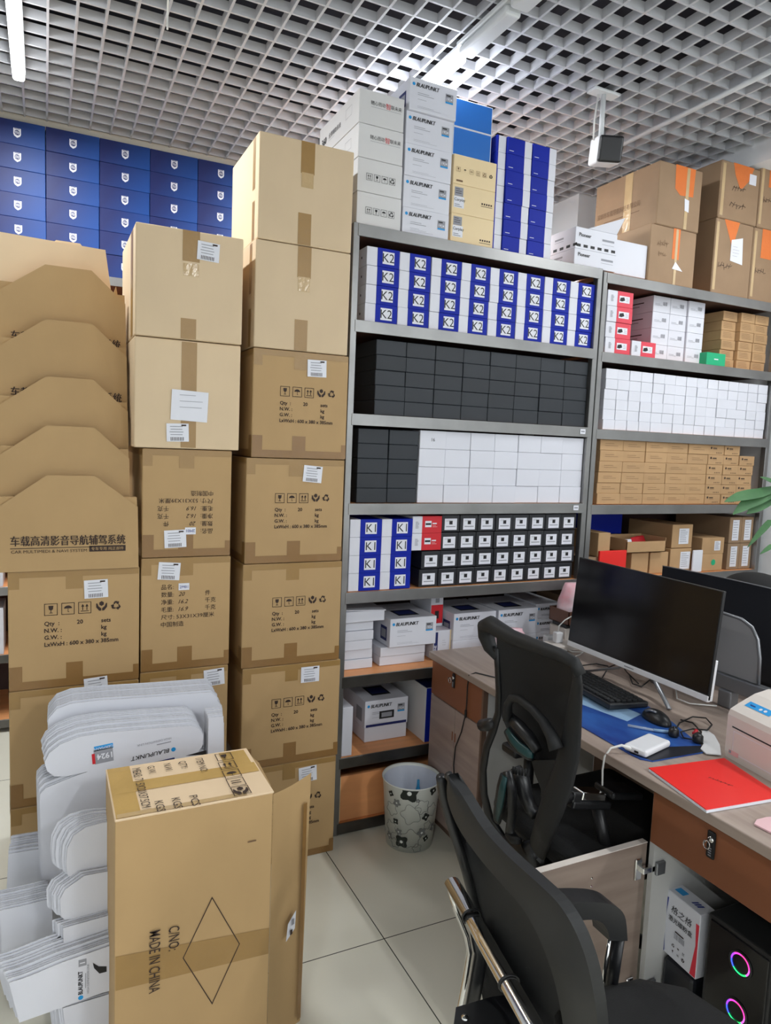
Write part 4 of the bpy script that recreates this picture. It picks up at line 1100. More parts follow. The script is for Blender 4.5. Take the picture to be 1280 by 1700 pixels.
f.rect(BX0 + .03, (BY0 + BY1) / 2, .055, BY1 - BY0 - .004, 'tape_yellow'); f.rect((BX0 + BX1) / 2, (BY0 + BY1) / 2 + .012, w - .006, .055, 'tape_yellow', .5)
f.rect((BX0 + BX1) / 2 - .03, BY0 + .012, w - .07, .018, 'tape_clear', .7); f.rect(BX1 - .045, BY1 - .08, .07, .14, 'tape_yellow', .3)
g.build('top_tape', t)
g = MB(); f = Face(g, (0, BY0, 0), (0, 0, -1), (1, 0, 0), .0018)
for (tx, px, py, sz, wd_) in (('C/NO:', 280, 1538, .036, .062), ('MADE IN CHINA', 248, 1546, .036, .158)):
    p = onY(px, py, BY0); f.text(tx, -p.z, p.x, sz, 'ink', bold=.004, width=wd_)
D = [onY(a, b_, BY0) for a, b_ in ((352, 1488), (398, 1566), (352, 1667), (303, 1590))]
ctr = sum(D, Vector()) / 4
for i in range(4):
    a, b_ = D[i], D[(i + 1) % 4]; ai, bi = a + (ctr - a) * .035, b_ + (ctr - b_) * .035
    f.poly([(-a.z, a.x), (-b_.z, b_.x), (-bi.z, bi.x), (-ai.z, ai.x)], 'ink')
p = onY(418, 1396, BY0); f.rect(-p.z, p.x, .004, .022, 'ink_soft')
g.build('front_print', t)
g = MB(); f = Face(g, (0, 0, BZ + .005), (0, -1, 0), (1, 0, 0), .0018); ZT2 = BZ + .005
def tp(px, py): p = onZ(px, py, ZT2); return (-p.y, p.x)
for (tx, px, py, sz, wd_) in (('MEAS: 71.5X20X37.5CM', 229, 1277, .030, .215), ('G.W.', 254, 1273, .026, .045), ('KGS', 267, 1331, .028, .052), ('N.W.', 281, 1269, .026, .045), ('KGS', 295, 1326, .028, .052), ('QTY:', 306, 1265, .026, .045), ('PCS', 324, 1322, .028, .052), ('ITEM NO:', 333, 1260, .028, .085)):
    a = tp(px, py); f.text(tx, a[0], a[1] - .015, sz, 'ink', width=wd_)
for n_, px, py in (('glass', 372, 1258), ('arrows', 378, 1272), ('umbrella', 385, 1286), ('stack', 392, 1300), ('hands', 400, 1314)):
    a = tp(px, py); ICON(f, n_, a[0], a[1], .042, 'ink', True, math.pi / 2)
g.build('top_print', t)
g = MB(); h0 = f1.lerp(fo, .55); U_ = (fo - f1); U_.z = 0; f = Face(g, (BX1, BY0, 0), U_, (0, 0, 1), .004)
L_ = U_.length; z_ = onY(485, 1535, 1.67).z
f.poly([(L_ * .42, z_ - .035), (L_ * .66, z_ - .015), (L_ * .68, z_ + .035), (L_ * .46, z_ + .012)], 'paper'); f.rect(L_ * .57, z_ + .012, .01, .016, 'ink_grey', 1); f.rect(L_ * .53, z_ - .014, .009, .014, 'ink', 1)
g.build('paper_label', t)
g = MB(); f = Face(g, (BX1, BY0, 0), U_, (0, 0, 1), .0035); f.rect(L_ * .86, .33, .014, .62, 'tape_dark'); g.build('flap_tape', t)

# ------------------------------------------------------------------ desk with two pedestals
DZ = .75
dk = thing('office_desk', 'long wood-grain desk with two brown drawer pedestals', 'desk', (1.75, 1.6, 0))
g = MB(); g.box(1.43, 2.07, .35, 2.478, DZ - .028, DZ, 'desk_wood', .003, 2); g.build('desktop', dk)
g = MB(); g.box(1.442, 2.05, .36, 2.47, DZ - .034, DZ - .0285, 'edge_brown'); g.build('desktop_underside', dk)
def pedestal(y0, y1, opened):
    b_ = MB(); x0, x1, zt_ = 1.47, 2.0, DZ - .036
    for a in ((x0 - .018, x1, y0, y0 + .016, .04, zt_), (x0 - .018, x1, y1 - .016, y1, .04, zt_), (x0, x1, y0 + .016, y1 - .016, .06, .078), (x1 - .01, x1, y0 + .016, y1 - .016, .078, zt_), (x0, x1, y0 + .016, y1 - .016, .56, .572)):
        b_.box(*a, 'cabinet_white')
    b_.box(x0 + .02, x1 - .02, y0 + .01, y1 - .01, 0, .06, 'edge_brown')
    b_.build('pedestal_body', dk)
    d = MB(); d.box(1.449, 1.467, y0 + .002, y1 - .002, .572, zt_ - .002, 'brown_laminate', .001); dr = d.build('drawer_front', dk)
    return dr
drA = pedestal(2.09, 2.476, False)
drB = pedestal(.72, 1.288, True)
MB().box(1.449, 1.467, 2.092, 2.28, .062, .568, 'pedestal_wood', .001).build('cabinet_door', dk)
MB().box(1.449, 1.467, 2.283, 2.474, .062, .568, 'pedestal_wood', .001).build('cabinet_door', dk)
MB().box(1.447, 1.468, 2.0895, 2.1, .06, .712, 'edge_brown').build('edge_strip', dk)
for y in (2.272, 2.293):
    MB().box(1.4475, 1.449, y - .003, y + .003, .44, .475, 'brown_laminate').build('finger_pull', dk)
def lock(par, px, py, s=1.0):
    p = onX(px, py, 1.449); Mx = Matrix.Translation(p)
    g = MB(); g.box(-.006, 0, -.0115 * s, .0115 * s, -.034 * s, .034 * s, 'plastic_black', .004, 2, Mx); lo = g.build('drawer_lock', par)
    g = MB(); g.lathe([(.0005, .004), (.007 * s, .003), (.008 * s, 0)], (0, 0, 0), 'chrome', 16)
    g.v = [p + Vector((-.006 - v.z, v.x, v.y + .014 * s)) for v in g.v]
    g.box(-.03, -.008, -.002, .002, -.004, .004, 'chrome', .001, 1, Matrix.Translation(p + Vector((0, 0, .014 * s))))
    g.tube([p + Vector((-.02, .009 * math.cos(a), .005 * s + .011 * math.sin(a))) for a in [i * math.pi / 6 for i in range(12)]], .0014, 'chrome', 6, closed=True)
    g.build('key', lo)
    g = MB(); f = Face(g, p + Vector((-.006, 0, 0)), (0, -1, 0), (0, 0, 1), .0005)
    for i in range(4): f.rect(0, -.008 * s - .006 * i * s, .009, .003, 'ink_grey')
    g.build('number_dials', lo)
lock(drA, 754, 1130, .85); lock(drB, 1182, 1402)
# opened door of the near pedestal
g = MB(); g.box(1.078, 1.447, 1.291, 1.309, .082, .567, 'door_wood', .0015); dor = g.build('opened_door', dk)
MB().box(1.0768, 1.0785, 1.291, 1.309, .083, .566, 'cream_plastic').box(1.0768, 1.4468, 1.2908, 1.3092, .5665, .5685, 'cream_plastic').build('edge_band', dor)
for z in (.50, .16):
    g = MB(); g.box(1.405, 1.428, 1.285, 1.2905, z - .03, z + .03, 'chrome', .002); g.box(1.42, 1.475, 1.272, 1.287, z - .009, z + .009, 'chrome', .002); g.box(1.458, 1.49, 1.262, 1.2715, z - .016, z + .02, 'metal_grey', .002)
    g.build('hinge', dor)
g = MB()
for z in (.512, .49): g.lathe([(.0001, .003), (.003, .002), (.004, 0)], (0, 0, 0), 'chrome', 10) if 0 else g.box(1.255, 1.261, 1.2885, 1.2912, z - .003, z + .003, 'chrome', .0015)
g.build('handle_screw', dor)
MB().box(2.0, 2.012, 1.29, 2.088, .3, DZ - .036, 'edge_brown').build('modesty_panel', dk)

# things in the near pedestal
o = MB().box(1.512, 1.60, 1.165, 1.268, .0785, .242, 'screen_back', .012, 2).build('dark_pouch_box'); tag(o, 'dark purple box below the toner carton in the open pedestal', 'box')
Mt = Matrix.Translation(Vector((1.515, 1.222, .2485))) @ Matrix.Rotation(math.radians(-4), 4, 'Z')
t = thing('toner_carton', 'white toner carton with Chinese writing and red blue stripes in the pedestal', 'box', tuple(Mt.translation), math.radians(-4))
MB().box(0, .055, -.062, .062, 0, .178, 'white_card', .002).build('box_body', t, local=True)
g = MB(); f = Face(g, (0, 0, .089), (0, -1, 0), (0, 0, 1), .0006)
f.text('格之格', 0, .038, .024, 'black_ink', 'C', shear=.2); f.text('激光碳粉盒', 0, .013, .0165, 'black_ink', 'C'); f.text('激光碳粉盒', .0006, .013, .0165, 'black_ink', 'C', k=1.4); f.barcode(0, -.02, .034, .016, 'ink_grey'); f.rect(0, -.008, .03, .004, 'ink', 1)
f.poly([(-.061, .07), (-.045, .07), (-.052, .0), (-.047, -.085), (-.061, -.085)], 'toner_blue'); f.poly([(.061, .06), (.05, .06), (.054, .0), (.042, -.085), (.061, -.085)], 'toner_red')
for i in range(3):
    for j in range(2): ICON(f, ('recycle', 'umbrella', 'arrows', 'glass', 'stack', 'hands')[i + 3 * j], -.018 + .018 * i, -.05 - .017 * j, .012, 'ink', False)
g.build('front_print', t, local=True)
g = MB(); f = Face(g, (.0275, 0, .178), (0, -1, 0), (1, 0, 0), .0006); f.rect(-.03, 0, .03, .022, 'label_blue'); [f.poly([(.012 + .009 * q_, -.01), (.018 + .009 * q_, -.01), (.024 + .009 * q_, .008), (.018 + .009 * q_, .008)], 'toner_blue') for q_ in range(3)]; g.build('top_print', t, local=True)
t = thing('computer_tower', 'black desktop computer with two glowing colour ring fans', 'computer', (1.7, 1.04, .0785))
MB().box(1.505, 1.92, .955, 1.135, .0785, .456, 'plastic_black', .006, 2).build('case', t)
MB().box(1.5015, 1.506, .965, 1.125, .09, .445, 'screen', .002).build('front_glass', t)
cs = [(255, 60, 170), (255, 60, 150), (250, 60, 190), (150, 60, 255), (60, 90, 255), (40, 220, 130), (40, 230, 110), (200, 90, 200)]
for i, c_ in enumerate(cs):
    mat(f'ring_light_{i}', c_, .4, emit=c_, estr=1.6)
for i, (px, py) in enumerate(((1229, 1601), (1221, 1679))):
    p = onX(px, py, 1.5)
    g = MB(); n_ = 32
    for k_ in range(n_):
        a0, a1 = 2 * math.pi * k_ / n_, 2 * math.pi * (k_ + 1) / n_
        pts = [(1.4995, p.y - r_ * math.cos(a), p.z + r_ * math.sin(a)) for a, r_ in ((a0, .022), (a1, .022), (a1, .026), (a0, .026))]
        g.add(pts, [(0, 1, 2, 3)], f'ring_light_{int(k_ * 8 / n_)}')
    g.build('glowing_ring', t)
    g = MB(); g.tube([(1.5005, p.y - .029 * math.cos(a), p.z + .029 * math.sin(a)) for a in [2 * math.pi * k_ / 24 for k_ in range(24)]], .003, 'plastic_black', 6, closed=True); g.build('fan_frame', t)

# ------------------------------------------------------------------ monitor
t = thing('computer_monitor', 'large black flat screen with white chin bar facing the chair', 'monitor', (1.93, 1.82, DZ))
ty = math.radians(5)
Mm = Matrix.Translation(Vector((1.884, 1.8245, .83))) @ Matrix.Rotation(ty, 4, 'Y')
def mbx(x0, x1, y0, y1, z0, z1, mt, nm, par, bev=.002):
    g = MB(); g.box(x0, x1, y0, y1, z0, z1, mt, bev, 2, Mm); return g.build(nm, par)
mbx(0, .012, -.3335, .3335, 0, .353, 'plastic_black', 'screen_bezel', t)
mbx(-.0012, .001, -.330, .330, .02, .350, 'screen', 'screen', t, .0004)
mbx(-.003, .013, -.3335, .3335, -.004, .016, 'plastic_white', 'chin_bar', t)
mbx(.012, .024, -.3325, .3325, -.003, .13, 'plastic_white', 'back_shell', t)
g = MB(); f = Face(g, Mm @ Vector((-.003, .0, .003)), (0, -1, 0), (0, 0, 1), .0005); f.rect(0, .003, .045, .004, 'ink_grey'); g.build('brand_print', t)
g = MB(); g.box(.02, .06, -.06, .06, .02, .16, 'plastic_black', .006, 2, Mm); g.build('stand_mount', t)
for q in (-1, 1):
    g = MB(); g.tube([(1.945, 1.83 + .03 * q, .86), (1.93, 1.83 + .09 * q, .80), (1.872, 1.83 + .205 * q, .757)], [.012, .011, .009], 'metal_grey', 8, .5); g.build('leg', t)
g = MB(); g.tube([(1.945, 1.83, .87), (1.99, 1.83, .80), (2.03, 1.85, .757)], [.012, .011, .009], 'metal_grey', 8, .5); g.build('leg', t)

# desk pad, keyboard, mouse and small things
pad = [(1.488, 1.42), (1.492, 1.38), (1.515, 1.356), (1.70, 1.346), (1.735, 1.38), (1.80, 1.55), (1.835, 1.69), (1.84, 2.02), (1.505, 2.05)]
g = MB(); g.prism([(x, y, DZ + .0005) for x, y in pad], (0, 0, .0028), 'pad_blue'); o = g.build('desk_mat', origin=(1.65, 1.6, DZ)); tag(o, 'printed blue desk mat under the keyboard and mouse', 'mat')
g = MB(); g.prism([(x, y, DZ + .0036) for x, y in ((1.49, 1.42), (1.515, 1.358), (1.70, 1.348), (1.735, 1.38), (1.56, 1.43))], (0, 0, .0004), 'pad_black'); g.build('dark_print', o)
g = MB(); g.prism([(x, y, DZ + .0036) for x, y in ((1.6, 1.86), (1.66, 1.60), (1.75, 1.63), (1.72, 1.9))], (0, 0, .0004), 'pad_light'); g.build('light_print', o)
Mk = Matrix.Translation(Vector((1.757, 1.885, DZ + .0085))) @ Matrix.Rotation(math.radians(85), 4, 'Z') @ Matrix.Rotation(math.radians(3), 4, 'X')
t = thing('keyboard', 'black mechanical keyboard lying below the big screen', 'keyboard', (1.757, 1.885, DZ))
g = MB(); g.box(-.215, .215, -.08, .08, 0, .02, 'plastic_black', .005, 2, Mk); g.build('keyboard_body', t)
g = MB()
for r_ in range(6):
    y = -.062 + .0225 * r_ + (.004 if r_ == 5 else 0); x = -.205
    while x < .2:
        w_ = .0195
        if r_ == 0 and -.12 < x < -.02: w_ = .115
        if x + w_ > .206: break
        g.box(x, x + w_ - .0028, y, y + .018, .019, .028, 'plastic_soft', .002, 1, Mk); x += w_ + (.008 if (abs(x - .085) < .01 or abs(x - .14) < .01) else 0)
g.build('keys', t); bpy.data.objects['keys']['kind'] = 'stuff'
def blob(cx, cy, cz, rx, ry, rz, mt, seg=20, rings=10, rot=0, zmin=-1e9):
    g = MB(); vs = []; fs = []
    for i in range(rings + 1):
        ph = math.pi / 2 * i / rings
        for k_ in range(seg):
            a = 2 * math.pi * k_ / seg; x, y = rx * math.cos(a) * math.cos(ph), ry * math.sin(a) * math.cos(ph)
            vs.append((cx + x * math.cos(rot) - y * math.sin(rot), cy + x * math.sin(rot) + y * math.cos(rot), cz + rz * math.sin(ph)))
    for i in range(rings):
        for k_ in range(seg): fs.append((i * seg + k_, i * seg + (k_ + 1) % seg, (i + 1) * seg + (k_ + 1) % seg, (i + 1) * seg + k_))
    fs.append(tuple(range(seg - 1, -1, -1))); g.add(vs, fs, mt, True); return g
t = thing('computer_mouse', 'black mouse on the blue desk mat right of the keyboard', 'mouse', (1.757, 1.572, DZ + .004))
blob(1.757, 1.572, DZ + .004, .033, .06, .034, 'plastic_black', rot=-.15).build('mouse_body', t)
g = MB(); g.tube([(1.735, 1.60, .780), (1.738, 1.58, .787), (1.74, 1.56, .787)], .004, 'metal_grey', 8); g.build('scroll_wheel', t)
t = thing('power_bank', 'white power bank on the desk mat near the desk edge', 'power bank', (1.565, 1.42, DZ + .004))
g = MB(); g.box(-.068, .068, -.036, .036, 0, .02, 'plastic_white', .008, 3, Matrix.Translation(Vector((1.562, 1.423, DZ + .0045))) @ Matrix.Rotation(math.radians(14), 4, 'Z')); g.build('power_bank_body', t)
g = MB(); g.box(-.0695, -.067, -.012, .0, .006, .012, 'plastic_black', 0, 1, Matrix.Translation(Vector((1.562, 1.423, DZ + .0045))) @ Matrix.Rotation(math.radians(14), 4, 'Z')); g.build('port', t)
g = MB(); g.tube([(1.497, 1.42, .765), (1.475, 1.435, .772), (1.445, 1.445, .765), (1.428, 1.45, .74), (1.424, 1.45, .70), (1.43, 1.452, .65), (1.424, 1.445, .60), (1.41, 1.44, .56)], [.006, .004, .0028, .0028, .0028, .0028, .0028, .0028], 'cable_white', 8)
tag(g.build('charging_cable', origin=(1.497, 1.42, .765)), 'white cable plugged into the power bank and hanging off the desk', 'cable')
t = thing('pen', 'clear ballpoint pen lying between mouse and power bank', 'pen', (1.68, 1.58, DZ + .006))
g = MB(); g.tube([onZ(1042, 1204, DZ + .009), onZ(1085, 1212, DZ + .009)], .004, 'clear_plastic', 8); g.build('barrel', t)
g = MB(); g.tube([onZ(1085, 1212, DZ + .009), onZ(1110, 1215, DZ + .009)], .005, 'pad_light', 8); g.build('cap', t)
g = MB(); q = [Vector((1.462, 1.321, DZ + .003)), Vector((1.716, 1.288, DZ + .003)), Vector((1.664, 1.078, DZ + .003)), Vector((1.423, 1.104, DZ + .003))]
t = thing('red_folder', 'bright red folder lying at the desk edge before the printer', 'folder', (1.57, 1.2, DZ))
g.prism([v + Vector((0, 0, .004)) for v in q], (0, 0, .002), 'red_folder'); g.build('cover', t)
g = MB(); g.prism([v + Vector((-.002, -.003, -.002)) for v in q], (0, 0, .0055), 'paper'); g.build('pages', t)
g = MB(); a = onZ(1178, 1291, DZ + .009); f = Face(g, a, (.3, -1, 0), (1, .3, 0), .0004); f.scribble(0, 0, .06, .01, 'ink', 6, 3, t=.0014); g.build('handwriting', t)
q = [onZ(a, b_, DZ + .001) for a, b_ in ((1252, 1370), (1256, 1363), (1272, 1359), (1300, 1357), (1300, 1392), (1277, 1383))]
g = MB(); g.prism(q, (0, 0, .004), 'pink_pad'); tag(g.build('mouse_pad', origin=tuple(q[0])), 'pale pink mouse pad cut by the right picture edge', 'mouse pad')
# printer
Mp = Matrix.Translation(Vector((1.722, 1.15, DZ))) @ Matrix.Rotation(math.radians(-8), 4, 'Z')
t = thing('label_printer', 'cream label printer with blue button strip at the right edge', 'printer', (1.82, 1.2, DZ))
prof = [(.004, 0), (0, .02), (0, .125), (.006, .14), (.03, .152), (.09, .178), (.14, .188), (.18, .182), (.21, .15), (.215, 0)]
g = MB(); y1_, y0_ = .162, -.06
g.prism([Mp @ Vector((x, y1_, z)) for x, z in prof], Mp.to_3x3() @ Vector((0, y0_ - y1_, 0)), 'cream_plastic'); g.build('printer_body', t)
nrm = (Mp.to_3x3() @ Vector((-.026, 0, .06))).normalized()
Uu = Mp.to_3x3() @ Vector((0, -1, 0)); Vv = (Mp.to_3x3() @ Vector((.06, 0, .026))).normalized()
g = MB(); f = Face(g, Mp @ Vector((.03, .10, .152)), Uu, Vv, .0008); f.rect(.0, .018, .085, .024, 'label_blue'); f.disc(.006, .016, .005, 'paper', 1); f.disc(.021, .017, .005, 'paper', 1); f.rect(-.022, .017, .018, .004, 'toner_blue', 1); g.build('button_strip', t)
g = MB(); f = Face(g, Mp @ Vector((.09, .06, .178)), Uu, (Mp.to_3x3() @ Vector((.05, 0, .010))).normalized(), .0008); f.poly([(-.03, .0), (.0, -.022), (.09, -.022), (.09, .03), (.0, .025)], 'blue_card'); g.build('blue_window', t)
g = MB(); f = Face(g, Mp @ Vector((0, .06, .06)), Uu, (0, 0, 1), .0006); f.rect(.0, .036, .165, .004, 'plastic_black'); f.ring(.0, -.006, .15, .062, .0018, 'paper'); g.build('paper_slot', t)
g = MB(); f = Face(g, Mp @ Vector((0, .13, .022)), Uu, (0, 0, 1), .0008); f.rect(0, 0, .035, .013, 'label_pink'); f.rect(-.012, .001, .008, .008, 'ink_grey', 1); g.build('sticker', t)
# power strip, chargers, cables
t = thing('power_strip', 'cream power strip on the desk behind the chair headrest', 'power strip', (1.99, 2.33, DZ))
g = MB(); g.box(1.935, 2.06, 2.285, 2.375, DZ, DZ + .028, 'cream_plastic', .005, 2); g.build('strip_body', t)
tag(MB().box(1.965, 2.0, 2.32, 2.35, DZ + .0285, DZ + .075, 'plastic_white', .005, 2).build('charger'), 'white cube charger plugged into the cream power strip', 'charger')
tag(MB().box(1.985, 2.03, 2.405, 2.44, DZ + .0005, DZ + .035, 'plastic_white', .006, 2).build('charger'), 'white plug lying behind the power strip', 'charger')
g = MB(); g.tube([(1.983, 2.335, .826), (1.985, 2.335, .85), (2.01, 2.33, .875), (2.04, 2.31, .90)], .0028, 'cable_white', 6); tag(g.build('charging_cable', origin=(1.983, 2.335, .826)), 'white cable rising from the cube charger', 'cable')
g = MB(); g.tube([onZ(932, 1080, .756), onZ(936, 1087, .756), onZ(950, 1092, .756), onZ(962, 1087, .756), onZ(968, 1083, .756), onZ(950, 1082, .756), onZ(940, 1078, .756)], .0025, 'cable_white', 6); tag(g.build('cable_loop', origin=tuple(onZ(932, 1080, .756))), 'white cable loop at the left lower corner of the big screen', 'cable')
for i, pth in enumerate(([(965, 1105), (990, 1102), (1010, 1106)], [(1000, 1125), (1010, 1108), (1030, 1100), (1040, 1115), (1060, 1135)], [(1045, 1120), (1050, 1135), (1065, 1140), (1080, 1128)])):
    g = MB(); P_ = [onZ(a, b_, .756 + .004 * (j % 2)) for j, (a, b_) in enumerate(pth)]; g.tube(P_, .0025, 'cable_black', 6)
    tag(g.build('black_cable', origin=tuple(P_[0])), 'black cable on the desk below the screen, ' + ['left', 'middle', 'right'][i] + ' one', 'cable', 'black cables under the screen')
g = MB(); P_ = [onZ(1122, 1145, .757), onZ(1124, 1160, .757), onZ(1145, 1168, .757), onZ(1190, 1172, .757)]; g.tube(P_, .0025, 'cable_white', 6); tag(g.build('white_cable', origin=tuple(P_[0])), 'white cable curving behind the screen stand', 'cable')
# small cameras with black cable
for i, (px, py) in enumerate(((1118, 1222), (1158, 1232))):
    p = onZ(px, py, DZ + .004)
    t = thing('small_camera', ['small round black camera beside the mouse', 'small black camera with red tag beside the white scrap'][i], 'camera', tuple(p))
    g = MB(); g.lathe([(.001, 0), (.014, 0), (.016, .006), (.015, .02), (.009, .026), (.0005, .027)], tuple(p), 'plastic_black', 18); g.build('camera_body', t)
    g = MB(); g.lathe([(.006, .026), (.006, .029), (.0005, .029)], tuple(p), 'screen', 12); g.build('lens', t)
g = MB(); p = onZ(1152, 1218, DZ + .014); g.tube([p + Vector((.0, .0, .0)), p + Vector((.014, .004, .002)), p + Vector((.026, .014, 0))], .006, 'red_card', 8); tag(g.build('red_plug', origin=tuple(p)), 'small red and white plug beside the second camera', 'plug')
g = MB(); P_ = [onZ(a, b_, .757 + .006 * (j % 2)) for j, (a, b_) in enumerate(((1120, 1215), (1128, 1200), (1150, 1190), (1172, 1192), (1182, 1203), (1174, 1212), (1150, 1210), (1130, 1215), (1135, 1225), (1152, 1228), (1164, 1215), (1150, 1200), (1130, 1195)))]
g.tube(P_, .0024, 'cable_black', 6); tag(g.build('camera_cable', origin=tuple(P_[0])), 'thin black cable coil between mouse and printer', 'cable')
q = [onZ(a, b_, DZ + .0045) for a, b_ in ((1166, 1213), (1172, 1212), (1186, 1222), (1195, 1238), (1197, 1254), (1172, 1252), (1163, 1244), (1168, 1236), (1164, 1228))]
g = MB(); g.prism(q, (0, 0, .003), 'white_dull'); tag(g.build('card_scrap', origin=tuple(q[0])), 'white curved card scrap lying beside the printer', 'card')
# cable hanging over the far pedestal
g = MB(); P_ = [onX(a, b_, 1.443) for a, b_ in ((784, 1112), (779, 1118), (776, 1140), (775, 1165), (773, 1185), (766, 1215), (756, 1240), (753, 1270), (754, 1290), (752, 1320), (754, 1345), (770, 1344), (790, 1330))]
P_ = [Vector((1.50, 2.10, DZ + .003)), Vector((1.46, 2.17, DZ + .003)), Vector((1.428, P_[0].y, DZ - .004))] + P_[1:]
g.tube(P_, .0025, 'cable_black', 6); tag(g.build('hanging_cable', origin=tuple(P_[0])), 'thin black cable hanging down the far desk pedestal', 'cable')
g = MB(); g.tube([P_[6], P_[6] + (P_[7] - P_[6]) * .35], .005, 'cable_black', 8) if 0 else g.box(-.004, .004, -.004, .004, -.016, .016, 'cable_black', .002, 1, Matrix.Translation(P_[6])); g.build('inline_plug', bpy.data.objects['hanging_cable'])
# snack bags, tray
def bag(c, w_, h_, d_, label, rz, band=True):
    t = thing('snack_bag', label, 'bag', tuple(c), rz)
    g = MB(); R_, K_ = 10, 12; vs = []; fs = []
    for i in range(R_ + 1):
        k_ = i / R_; z = h_ * k_; ww = w_ / 2 * (1 - .35 * k_ ** 2); dd = d_ / 2 * max(.05, math.sin(math.pi * (.18 + .82 * (1 - k_)) ) if k_ > .5 else .95)
        for j in range(K_): 
            a = 2 * math.pi * j / K_; vs.append((ww * math.cos(a) + J(.003), dd * math.sin(a) + J(.003), z))
    for i in range(R_):
        for j in range(K_): fs.append((i * K_ + j, i * K_ + (j + 1) % K_, (i + 1) * K_ + (j + 1) % K_, (i + 1) * K_ + j))
    fs += [tuple(range(K_ - 1, -1, -1)), tuple(R_ * K_ + j for j in range(K_))]
    g.add(vs, fs, 'pink_bag', True); g.build('bag_body', t, local=True)
    g = MB(); g.box(-.018, .022, -d_ / 2 - .006, -d_ / 2 + .003, h_ * .15, h_ * .8, 'plastic_black', .002, 1, Matrix.Rotation(.12, 4, 'Y')); g.build('black_label', t, local=True)
    return t
bag((1.79, 2.41, DZ + .001), .15, .085, .06, 'pink patterned bag with black label on the desk behind the headrest', -.35)
o = MB().box(2.045, 2.30, 2.36, 2.47, DZ + .0005, DZ + .075, 'cream_plastic', .004).build('document_box'); tag(o, 'cream box under the brown tray at the far end of the desk', 'box')
g = MB(); x0, x1, y0, y1, z0, z1 = 2.04, 2.3, 2.34, 2.47, DZ + .095, DZ + .155
for a in ((x0, x1, y0, y1, z0, z0 + .003), (x0, x1, y0, y0 + .003, z0, z1), (x0, x1, y1 - .003, y1, z0, z1), (x0, x0 + .003, y0, y1, z0, z1), (x1 - .003, x1, y0, y1, z0, z1)): g.box(*a, 'skin_brown')
tag(g.build('brown_tray', origin=(x0, y0, z0)), 'brown open tray holding a pink bag at the left of the big screen', 'tray')
tag(MB().box(2.05, 2.29, 2.36, 2.46, DZ + .0755, DZ + .0945, 'plastic_black', .003).build('black_case'), 'flat black case between the brown tray and the cream box', 'case')
bag((2.150, 2.405, DZ + .1), .22, .165, .085, 'pink patterned bag with black label in the brown tray', -.3)

# ------------------------------------------------------------------ divider and second desk
t = thing('desk_divider', 'grey translucent divider panel with metal rail behind the big screen', 'divider', (2.1, 1.9, DZ))
q = [(1.478, .864), (1.482, .95), (1.495, 1.01), (1.52, 1.045), (1.56, 1.062), (1.64, 1.066), (2.30, 1.066), (2.30, .864)]
g = MB(); g.prism([(2.098, y, z) for y, z in q], (.008, 0, 0), 'glass_gray'); g.build('panel', t)
g = MB(); g.tube([(2.102, y, z) for y, z in q[:-1]], .006, 'metal_grey', 8); g.build('panel_rim', t)
g = MB(); g.box(2.085, 2.12, .95, 2.32, .812, .862, 'metal_grey', .004, 2); g.build('rail', t)
for y in (1.585, 2.2, 1.0):
    g = MB(); g.box(2.08, 2.125, y - .025, y + .025, DZ - .03 if 0 else DZ + .0005, .812, 'metal_grey', .006, 2); g.build('post', t)
t = thing('office_desk', 'second desk beyond the divider carrying the rear monitor', 'desk', (2.45, 1.5, 0))
MB().box(2.072, 2.82, .5, 2.36, DZ - .028, DZ, 'desk_wood', .003, 2).build('desktop', t)
for y in (.55, 2.3): MB().box(2.14, 2.78, y - .015, y + .015, 0, DZ - .0285, 'cabinet_white').build('side_panel', t)
t = thing('computer_monitor', 'dark monitor seen from behind, right of the big screen', 'monitor', (2.33, 1.7, DZ))
rows = []
for z in (.80, .9, 1.0, 1.1, 1.148):
    rows.append([(2.3 + .06 * ((y - 1.62) / .43) ** 2 * -1 + .03, y, z - (.02 * (2.05 - y) if z > 1.1 else 0)) for y in [2.06 - .08 * i for i in range(11)]])
g = MB(); g.grid(rows, 'screen_back', (.02, 0, 0)); g.build('back_shell', t)
g = MB(); g.tube([Vector(p) + Vector((0, 0, .001)) for p in rows[-1]], .002, 'metal_grey', 6); g.build('top_rim', t)
g = MB(); g.box(2.36, 2.40, 1.6, 1.7, DZ + .0, .95, 'plastic_black', .005); g.build('stand_neck', t)
g = MB(); g.box(2.30, 2.52, 1.52, 1.78, DZ, DZ + .012, 'plastic_black', .005); g.build('stand_base', t)
tag(MB().box(2.56, 2.80, 1.78, 2.12, DZ + .0005, 1.02, 'navy_card', .01, 2).build('dark_box'), 'dark navy box behind the rear monitor under the black bag', 'box')
g = blob(2.68, 1.93, 1.021, .13, .17, .105, 'fabric_black', 18, 8)
tag(g.build('black_bag', origin=(2.68, 1.93, 1.021)), 'crumpled black bag at the right edge behind the rear monitor', 'bag')

